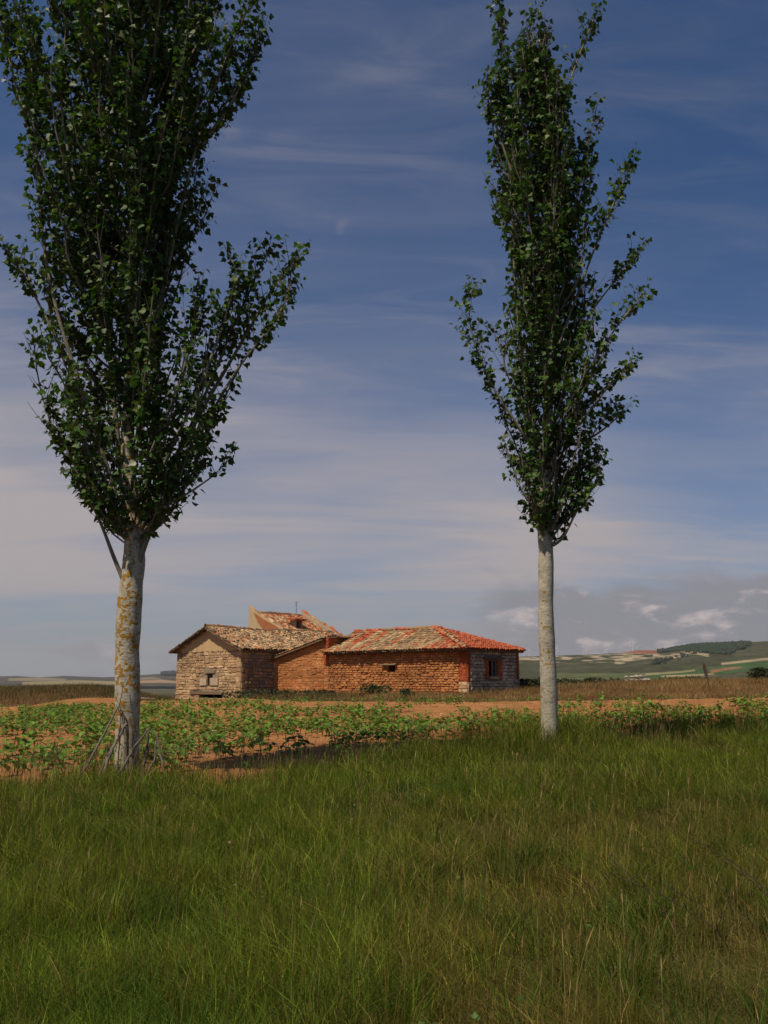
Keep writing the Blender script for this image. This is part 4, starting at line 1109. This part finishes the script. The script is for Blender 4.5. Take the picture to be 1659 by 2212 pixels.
# ------------------------------------------------------------------ crop plants
CL = np.array([(0, 0, 0), (.22, .22, .05), (.42, .5, .02), (.26, .8, -.06), (0, 1.0, -.22), (-.26, .8, -.06), (-.42, .5, .02), (-.22, .22, .05), (0, .5, -.05)])
CF = [(0, 1, 8), (1, 2, 8), (2, 3, 8), (3, 4, 8), (4, 5, 8), (5, 6, 8), (6, 7, 8), (7, 0, 8)]
def crop_variant(seed, nl, h):
    g = np.random.default_rng(seed); V = []; Fc = []; C = []
    mb = MB(); top = np.array([g.normal(0, .04), g.normal(0, .04), h])
    tube(mb, [(0, 0, -.03), top * .5 + np.array([.01, 0, 0]), top], [.009, .008, .006], 5, (.07, .085, .03))
    for k in range(nl):
        f = .35 + .65 * (k + 1) / nl; p = top * f; an = k * 2.4 + g.normal(0, .3)
        o = np.array([math.cos(an), math.sin(an), 0]); pe = p + o * g.uniform(.05, .11) + ZUP * g.uniform(.02, .07)
        tube(mb, [p, pe], [.004, .003], 3, (.09, .11, .035))
        tip = unit(o + ZUP * g.uniform(-.75, .15)); nn = unit(ZUP + o * .5 + g.normal(0, .2, 3)); side = unit(np.cross(tip, nn)); nn = np.cross(side, tip)
        sz = g.uniform(.14, .23) * (1.15 - .45 * f)
        vs = [pe + sz * (a * side + b * tip + c * nn) for a, b, c in CL]
        mb.add(vs, CF, np.array([.10, .19, .02]) * g.uniform(.55, 1.4))
    return mb
variants = [crop_variant(s, nl, h) for s, nl, h in ((1, 9, .30), (2, 8, .26), (3, 10, .36), (4, 7, .22), (5, 11, .38), (6, 8, .30))]
def crops():
    pts = []
    dv = np.array([1, .52]); dv = dv / np.linalg.norm(dv); nv = np.array([-dv[1], dv[0]])
    for r in range(-6, 54):
        for k in range(-150, 150):
            p = np.array([-4.0, 14.6]) + nv * r * .80 + dv * k * .36
            p = p + rng.normal(0, .07, 2)
            x, y = p
            if abs(x) > .47 * y + 2 or y < verge_y(x) + .25 or y > far_y(x) - 1.2 or y > 49.5 + .25 * (x + 8): continue
            px, py = proj(np.array([x, y, H(x, y) + .15])); 
            d = .0 + .72 * sstep(.43, .60, fbm(x * .42 + 50, y * .30, 3))
            # dense left and middle, thinning out to bare soil at the far right
            d += .10 * (1 - sstep(500, 1050, px))
            thin = sstep(880, 1150, px) * (1 - sstep(1535, 1556, py)); d = d * (1 - .22 * thin); d = d + .42 * sstep(1130, 1220, px) * sstep(1532, 1552, py)
            d = d * (1 - .8 * sstep(380, 560, px) * (1 - sstep(1050, 1130, px)) * sstep(1628, 1650, py))
            d = d * (1 - .5 * (1 - sstep(1514, 1528, py)))
            d = d + .3 * (sstep(1580, 1640, px) * (1 - sstep(1560, 1580, py)))
            if rng.random() < d * 1.25: pts.append((x, y))
    pts.sort(key=lambda q: q[0] ** 2 + q[1] ** 2 + (1000 if abs(q[0]) > .43 * q[1] + .2 else 0))
    n = min(300, len(pts))
    meshes = []
    for i, (x, y) in enumerate(pts[:n]):
        z = float(H(x, y)) + .03
        if len(meshes) < 6:
            o = variants[i].build('crop_plant', M['crop']); meshes.append(o)
        else:
            o = meshes[i % 6].copy(); COL.objects.link(o)
        o.location = (x, y, z); o.rotation_euler = (0, 0, random.uniform(0, 6.28)); s = random.uniform(.75, 1.2); o.scale = (s, s, s)
        tag(o, 'young broad leaved green crop plant in the near rows of the red field', 'crop plant', 'crop plants in the near rows')
    rest = pts[n:]
    VV, LO, ST, CC = [], [], [], []; vo = lo_ = 0
    data = []
    for mb in variants:
        V = np.array(mb.v); C = np.array(mb.c); ln = np.array([len(f) for f in mb.f]); L = np.concatenate([np.array(f) for f in mb.f])
        data.append((V, C, L, np.concatenate([[0], np.cumsum(ln)[:-1]]), len(L)))
    for i, (x, y) in enumerate(rest):
        V, C, L, S, nl = data[random.randrange(6)]; a = random.uniform(0, 6.28); s = random.uniform(.68, 1.1); ca, sa = math.cos(a) * s, math.sin(a) * s
        W = np.stack([V[:, 0] * ca - V[:, 1] * sa + x, V[:, 0] * sa + V[:, 1] * ca + y, V[:, 2] * s + float(H(x, y)) + .03], 1)
        VV.append(W); LO.append(L + vo); ST.append(S + lo_); CC.append(C * np.array([1, 1, 1, 1]) * random.uniform(.8, 1.2)); vo += len(V); lo_ += nl
    o = build_np('crop_rows', np.concatenate(VV), np.concatenate(LO), np.concatenate(ST), M['crop'], np.concatenate(CC))
    tag(o, 'green crop rows filling the further part of the red field', 'crop', kind='stuff')
    print('crops', len(pts))
crops()

# pale stones lying on the soil
def rock(name, p, r, col, label, group, cat='stone'):
    t = (1 + 5 ** .5) / 2
    ico = np.array([(-1, t, 0), (1, t, 0), (-1, -t, 0), (1, -t, 0), (0, -1, t), (0, 1, t), (0, -1, -t), (0, 1, -t), (t, 0, -1), (t, 0, 1), (-t, 0, -1), (-t, 0, 1)]) / 1.9
    fc = [(0, 11, 5), (0, 5, 1), (0, 1, 7), (0, 7, 10), (0, 10, 11), (1, 5, 9), (5, 11, 4), (11, 10, 2), (10, 7, 6), (7, 1, 8), (3, 9, 4), (3, 4, 2), (3, 2, 6), (3, 6, 8), (3, 8, 9), (4, 9, 5), (2, 4, 11), (6, 2, 10), (8, 6, 7), (9, 8, 1)]
    sc3 = np.array([random.uniform(.8, 1.3), random.uniform(.8, 1.2), random.uniform(.6, .9)])
    mb = MB(); mb.add(np.asarray(p) + ico * r * sc3 * (1 + .3 * (rng.random((12, 1)) - .5)), fc, col)
    return tag(mb.build(name, M['soil_clod'], None, p), label, cat, group)
for k in range(70):
    y = random.uniform(19, 44); x = random.uniform(-.4, .42) * y
    if y < verge_y(x) + .3: continue
    rock('field_stone', (x, y, float(H(x, y)) + .06), random.uniform(.03, .08), pick([(.5, .32, .2), (.55, .42, .3), (.42, .24, .14)], .15), 'small pale stone lying on the bare red soil between the crop plants', 'stones on the red soil')

# ------------------------------------------------------------------ weeds and dry grass beyond the field
def footprint(x, y):
    q = np.stack([x - Rc[0], y - Rc[1]], -1); u = q @ R_[:2]; v = q @ B_[:2]
    m = (u > -W2) & (u < .25) & (v > -.15) & (v < 6)
    m |= (u > -W2 - GW - .1) & (u < -W2 + .1) & (v > -TB - .15) & (v < 10)
    return m
def rough_grass():
    N0 = 230000
    y = 43 + 36 * rng.random(N0) ** 1.3; x = rng.uniform(-36, 38, N0)
    k = (y > far_y(x) - .25) & ~footprint(x, y); x, y = x[k], y[k]
    px, py = proj(np.stack([x, y, H(x, y)], 1))
    bare = (px > 365) & (px < 525) & (y < 72) & (rng.random(len(x)) < .97) | (rng.random(len(x)) < .55 * (fbm(x * .5, y * .5, 3) > .52) * (px > 330) * (px < 1120) * (y < 52))
    x, y, px, py = x[~bare], y[~bare], px[~bare], py[~bare]; n = len(x)
    a = fbm(x * .25, y * .18, 3); b = fbm(x * .7 + 20, y * .5, 3)
    green = np.clip(.25 + 1.5 * (a - .5) + .5 * sstep(150, 330, px) * (1 - sstep(700, 800, px)) + .45 * sstep(1470, 1440, py) - .25 * sstep(1150, 1300, px), 0, 1)
    lft = (1 - sstep(330, 400, px))[:, None]; green = np.clip(green + .6 * lft[:, 0] * sstep(1522, 1495, py), 0, 1)
    gcol = np.array([.055, .065, .02]); dcol = np.array([.28, .125, .042]) * (1 - .5 * lft); tcol = np.array([.33, .21, .08]) * (1 - .55 * lft)
    sel = rng.random(n)[:, None]
    c = np.where(sel < green[:, None], gcol, np.where(b[:, None] > .52, tcol, dcol)) * rng.uniform(.55, 1.25, (n, 1)) * (.35 + 1.3 * b[:, None])
    hgt = rng.uniform(.08, .34, n) * (.35 + 1.3 * b) * (1 + .4 * sstep(50, 56, y))
    blades('dry_grass', x, y, hgt, rng.uniform(.010, .022, n), rng.uniform(.2, 1.1, n), M['dry'], c, 0, 'brown and olive rough grass covering the banks beyond the field', 'grass', 2)
rough_grass()

def bush(px, py, Y, w, h, nl, ls, col, label, name='bush', group=None, stems=5):
    b = at(px, py, Y); b[2] = float(H(b[0], b[1])) - .05
    t = thing(name, b, label, 'bush', group)
    g = np.random.default_rng(int(px * 7 + py))
    nc = 7; cc = np.stack([g.normal(0, .26, nc) * w, g.normal(0, .26, nc) * w, g.uniform(.3, .72, nc) * h], 1); cr = g.uniform(.22, .36, nc) * w
    k = g.integers(0, nc, nl); d = unit(g.normal(0, 1, (nl, 3))); P = cc[k] + d * (cr[k] * g.uniform(.5, 1, nl) ** .5)[:, None] * np.array([1, 1, h / w * 1.1])
    P[:, 2] = np.clip(P[:, 2], .02, h * 1.15)
    c = np.array(col)[None] * g.uniform(.55, 1.4, (nl, 1))
    mb = MB()
    for q in range(stems):
        e = cc[q % nc]; tube(mb, [b, b + e * np.array([.4, .4, .5]), b + e], [.03, .02, .008], 5, (.12, .09, .06))
    mb.build('stem', M['twig'], t)
    leaves_mesh('foliage', P + b, d + g.normal(0, .5, (nl, 3)), g.normal(0, 1, (nl, 3)), ls * g.uniform(.6, 1.3, nl), M['bush'], c, t)
DK = (.035, .042, .016)
bush(1222, 1468, 66, 2.6, .6, 900, .15, (.075, .075, .028), 'olive green bush just right of the pale trunk on the far bank')
bush(1285, 1470, 68, 2.4, .7, 1000, .15, (.05, .055, .022), 'low dark bush between the pale trunk and the heap of stones')
bush(1345, 1474, 72, 2.0, .4, 500, .15, (.08, .07, .028), 'small dull bush behind the heap of stones')
bush(1462, 1472, 70, 2.6, .5, 800, .15, (.075, .075, .03), 'spreading olive bush between the stones and the leaning post')
bush(1652, 1475, 66, 2.0, 1.2, 1300, .15, (.045, .055, .022), 'dark rounded bush at the right edge of the bank')
bush(1138, 1490, 60, 2.0, .8, 900, .13, DK, 'small dark shrub at the right foot of the adobe barn')
bush(1150, 1462, 74, 2.4, .7, 800, .15, (.07, .072, .03), 'olive scrub bush behind the right end of the adobe barn')
bush(814, 1508, 56, 1.3, .75, 800, .1, (.05, .075, .025), 'rounded green weed bush in front of the red adobe wall')
bush(885, 1512, 52.5, 1.0, .5, 500, .1, (.05, .08, .025), 'lower green weed beside the rounded one under the adobe wall')
bush(620, 1512, 60, 2.4, .55, 900, .11, (.055, .065, .025), 'low grey green weeds at the foot of the red lean-to')
bush(545, 1512, 60, 2.2, .6, 900, .11, (.05, .065, .025), 'low weeds at the shaded foot of the stone barn')
bush(700, 1510, 58, 2.0, .45, 700, .11, (.06, .065, .028), 'low weeds below the brick pillar of the lean-to')

# heap of stones on the bank, leaning post, pale slab
for k in range(16):
    px = 1355 + (k % 9) * 5.8 + random.uniform(-2.5, 2.5); p = at(px, 1477, 61); p[1] += random.uniform(-.4, .4); p[2] = float(H(p[0], p[1])) + (.24 if k < 9 else .46)
    rock('heap_stone', p, random.uniform(.09, .19), pick([(.40, .35, .29), (.47, .41, .34), (.31, .27, .22)], .25), 'pale grey stone in the low heap on the brown right hand bank', 'stones of the heap on the bank')
pb = at(1533, 1484, 50); pt = at(1521, 1436, 50); pb[2] = float(H(pb[0], pb[1])) - .1
t = thing('leaning_post', pb, 'rusty iron post leaning left on the brown bank at right', 'post')
mb = MB(); tube(mb, [pb, pb * .5 + pt * .5 + np.array([.02, 0, 0]), pt], [.035, .032, .03], 6, (.13, .07, .045)); mb.build('shaft', M['metal'], t)
mb = MB(); q = unit(pt - pb); box(mb, pt - q * .32, .14, .1, .55, np.array([1, 0, 0]), np.array([0, 1, 0]), q, (.09, .05, .035), .03)
box(mb, pt - q * .02, .07, .06, .16, np.array([1, 0, 0]), np.array([0, 1, 0]), q, (.08, .045, .03), .02); mb.build('wrapped_head', M['metal'], t)
sl = at(312, 1518, 53); sl[2] = float(H(sl[0], sl[1])) + .3
t = thing('stone_slab', sl, 'pale flat slab on low blocks at the left end of the field, beside the trunk', 'slab')
mb = MB(); box(mb, sl, 1.15, .4, .08, np.array([1, 0, 0]), np.array([0, 1, 0]), ZUP, (.42, .37, .31), .03); mb.build('top_slab', M['stone'], t)
for s in (-.38, .38):
    mb = MB(); box(mb, sl + np.array([s, 0, -.2]), .2, .3, .32, np.array([1, 0, 0]), np.array([0, 1, 0]), ZUP, (.3, .26, .22), .03); mb.build('block', M['stone'], t)

# ------------------------------------------------------------------ wind turbines beyond the ridge
TB_ = [(1131, 1414, 1396), (1143, 1414, 1400), (1202, 1414, 1396), (1259, 1411, 1392), (1265, 1411, 1395), (1310, 1409, 1398), (1366, 1405, 1390), (1376, 1405, 1393)]
TLAB = ['tallest white wind turbine just right of the barn roof end', 'second white wind turbine right of the barn roof end', 'white wind turbine beside the right edge of the pale trunk', 'left one of the close pair of white turbines over the pale scarp', 'right one of the close pair of white turbines over the pale scarp', 'lone small white turbine between the pair and the red brown field', 'left white turbine above the red brown field on the ridge', 'right white turbine above the red brown field on the ridge']
for (px, pyb, pyt), lab in zip(TB_, TLAB):
    Y = 7000; hub = at(px, pyt + 5, Y); b = hub.copy(); b[2] = at(px, pyb + 14, Y)[2]
    t = thing('wind_turbine', b, lab, 'wind turbine', 'wind turbines along the ridge')
    mb = MB(); tube(mb, [b, hub], [2.2, 1.4], 8, (.8, .8, .8)); mb.build('tower', M['white'], t)
    mb = MB(); box(mb, hub + np.array([0, 2, 1]), 4, 9, 4, np.array([1, 0, 0]), np.array([0, 1, 0]), ZUP, (.8, .8, .8)); mb.build('nacelle', M['white'], t)
    a0 = random.uniform(0, 2)
    for k in range(3):
        a = a0 + k * 2 * math.pi / 3; d = np.array([math.sin(a), 0, math.cos(a)]); s = np.array([math.cos(a), 0, -math.sin(a)]); c = hub + np.array([0, -4, 1])
        mb = MB(); Lb = 30
        vs = [];
        for f, w in ((0, 2.2), (.2, 3.0), (1, .6)):
            for yy in (-.5, .5): vs += [c + d * Lb * f - s * w / 2 + np.array([0, yy, 0]), c + d * Lb * f + s * w / 2 + np.array([0, yy, 0])]
        mb.add(vs, [(0, 1, 5, 4), (4, 5, 9, 8), (2, 6, 7, 3), (6, 10, 11, 7), (0, 4, 6, 2), (4, 8, 10, 6), (1, 3, 7, 5), (5, 7, 11, 9), (0, 2, 3, 1), (8, 9, 11, 10)], (.8, .8, .8)); mb.build('blade', M['white'], t)

# ------------------------------------------------------------------ light
AZ = rad(44.5); EL = rad(60)
sv = Vector((-math.sin(AZ) * math.cos(EL), -math.cos(AZ) * math.cos(EL), math.sin(EL)))
sun = bpy.data.lights.new('sun', 'SUN'); so = bpy.data.objects.new('sun', sun); COL.objects.link(so)
sun.energy = 4.5; sun.angle = rad(.53); sun.color = (1.0, .88, .70)
so.rotation_euler = (-sv).to_track_quat('-Z', 'Y').to_euler(); so.location = sv * 100

w = bpy.data.worlds.new('World'); sc.world = w; w.use_nodes = True
nt = w.node_tree; nt.nodes.clear()
out = nt.nodes.new('ShaderNodeOutputWorld'); bg = nt.nodes.new('ShaderNodeBackground'); nt.links.new(bg.outputs[0], out.inputs[0])
bg.inputs[1].default_value = .05
sky = nt.nodes.new('ShaderNodeTexSky'); sky.sky_type = 'NISHITA'; sky.sun_disc = False; sky.sun_elevation = EL; sky.sun_rotation = rad(224.5)
sky.altitude = 900; sky.air_density = 1.0; sky.dust_density = .6; sky.ozone_density = 1.5
tc = nt.nodes.new('ShaderNodeTexCoord'); sep = nt.nodes.new('ShaderNodeSeparateXYZ'); nt.links.new(tc.outputs['Generated'], sep.inputs[0])
dx, dy, dz = sep.outputs
K = 1 / .05
def cc(r, g, b): return (r * K, g * K, b * K)
zc = math_(nt, 'MAXIMUM', dz, 0.0)
den = math_(nt, 'ADD', zc, .18)
comb = nt.nodes.new('ShaderNodeCombineXYZ'); nt.links.new(math_(nt, 'DIVIDE', dx, den), comb.inputs[0]); nt.links.new(math_(nt, 'DIVIDE', dy, den), comb.inputs[1])
mp = nt.nodes.new('ShaderNodeMapping'); mp.inputs['Rotation'].default_value = (0, 0, rad(-33)); mp.inputs['Scale'].default_value = (.55, 1.9, 1); nt.links.new(comb.outputs[0], mp.inputs[0])
n1 = noise(nt, mp.outputs[0], 1.3, 7, .55, .5)
mp2 = nt.nodes.new('ShaderNodeMapping'); mp2.inputs['Rotation'].default_value = (0, 0, rad(-30)); mp2.inputs['Scale'].default_value = (.35, .6, 1); mp2.inputs['Location'].default_value = (3.7, 1.2, 0); nt.links.new(comb.outputs[0], mp2.inputs[0])
n2 = noise(nt, mp2.outputs[0], 1.2, 3, .5, .3)
skyc = mixc(nt, sky.outputs[0], (.54, .93, 1.32), 1.0, 'MULTIPLY')
# thin veil, thickest low down
az_ = math_(nt, 'ARCTAN2', dx, dy)
low = ramp(nt, zc, (.50, .10))
veil = math_(nt, 'MULTIPLY', ramp(nt, n1, (.34, .66)), .5)
veil = math_(nt, 'ADD', veil, math_(nt, 'MULTIPLY', ramp(nt, n2, (.36, .60)), .5))
side = ramp(nt, az_, (.36, .10, .55, 1.0))
veil = math_(nt, 'MULTIPLY', math_(nt, 'ADD', math_(nt, 'MULTIPLY', veil, .72), math_(nt, 'MULTIPLY', low, .42)), math_(nt, 'ADD', math_(nt, 'MULTIPLY', low, .95), .15))
mp3 = nt.nodes.new('ShaderNodeMapping'); mp3.inputs['Rotation'].default_value = (0, 0, rad(-42)); mp3.inputs['Scale'].default_value = (1.3, 4.6, 1); mp3.inputs['Location'].default_value = (.3, 2.2, 0); nt.links.new(comb.outputs[0], mp3.inputs[0])
n5 = noise(nt, mp3.outputs[0], 1.5, 8, .62, .9)
wisp = math_(nt, 'MULTIPLY', ramp(nt, n5, (.40, .80)), math_(nt, 'ADD', math_(nt, 'MULTIPLY', ramp(nt, n2, (.38, .60)), .26), .06))
veil = math_(nt, 'MULTIPLY', veil, side)
band = math_(nt, 'MULTIPLY', math_(nt, 'MULTIPLY', ramp(nt, zc, (.05, .16)), ramp(nt, zc, (.29, .19))), math_(nt, 'MULTIPLY', ramp(nt, az_, (.34, .02)), ramp(nt, n2, (.30, .62, .35, 1))))
veil = math_(nt, 'ADD', veil, wisp)
veil = math_(nt, 'ADD', veil, math_(nt, 'MULTIPLY', band, .42), clamp=True)
c1 = mixc(nt, skyc, cc(.405, .37, .38), veil)
# bluish grey murk towards the horizon
c2 = mixc(nt, c1, cc(.265, .285, .305), ramp(nt, zc, (.13, .0, 0, .8)))
# heaped clouds low on the right, a few scraps on the left
comb2 = nt.nodes.new('ShaderNodeCombineXYZ')
nt.links.new(math_(nt, 'MULTIPLY', az_, 7.0), comb2.inputs[0]); nt.links.new(math_(nt, 'MULTIPLY', dz, 16.0), comb2.inputs[1]); comb2.inputs[2].default_value = 2.0
n3 = noise(nt, comb2.outputs[0], 1.0, 7, .55, .25)
env = math_(nt, 'MULTIPLY', ramp(nt, dz, (.15, .085)), ramp(nt, az_, (-.02, .22)))
env = math_(nt, 'ADD', env, math_(nt, 'MULTIPLY', math_(nt, 'MULTIPLY', ramp(nt, dz, (.05, .025)), ramp(nt, az_, (.0, -.3))), .68), clamp=True)
cm = ramp(nt, math_(nt, 'ADD', n3, math_(nt, 'MULTIPLY', math_(nt, 'SUBTRACT', env, 1.0), .45)), (.22, .42))
n4 = noise(nt, comb2.outputs[0], 2.2, 6, .6, .2)
lit = ramp(nt, n4, (.53, .72))
cloud = mixc(nt, cc(.255, .248, .272), cc(.60, .50, .475), lit)
c3 = mixc(nt, c2, cloud, math_(nt, 'MULTIPLY', cm, .85))
nt.links.new(c3, bg.inputs[0])

# ------------------------------------------------------------------ air
hz, nth, bb, oo = newmat('haze'); nth.nodes.remove(bb)
pv = nth.nodes.new('ShaderNodeVolumePrincipled'); pv.inputs['Color'].default_value = (.85, .88, .95, 1); pv.inputs['Density'].default_value = 4e-5; pv.inputs['Anisotropy'].default_value = .2
nth.links.new(pv.outputs[0], oo.inputs['Volume'])
mb = MB(); box(mb, (0, 0, 115), 21000, 21000, 400, np.array([1, 0, 0]), np.array([0, 1, 0]), ZUP)
HAZE = True
if HAZE:
    o = mb.build('haze', hz); tag(o, kind='stuff')

sc.view_settings.view_transform = 'Standard'; sc.view_settings.look = 'None'; sc.view_settings.exposure = 0; sc.view_settings.gamma = 1
sc.cycles.max_bounces = 6; sc.cycles.transparent_max_bounces = 8; sc.cycles.volume_bounces = 0
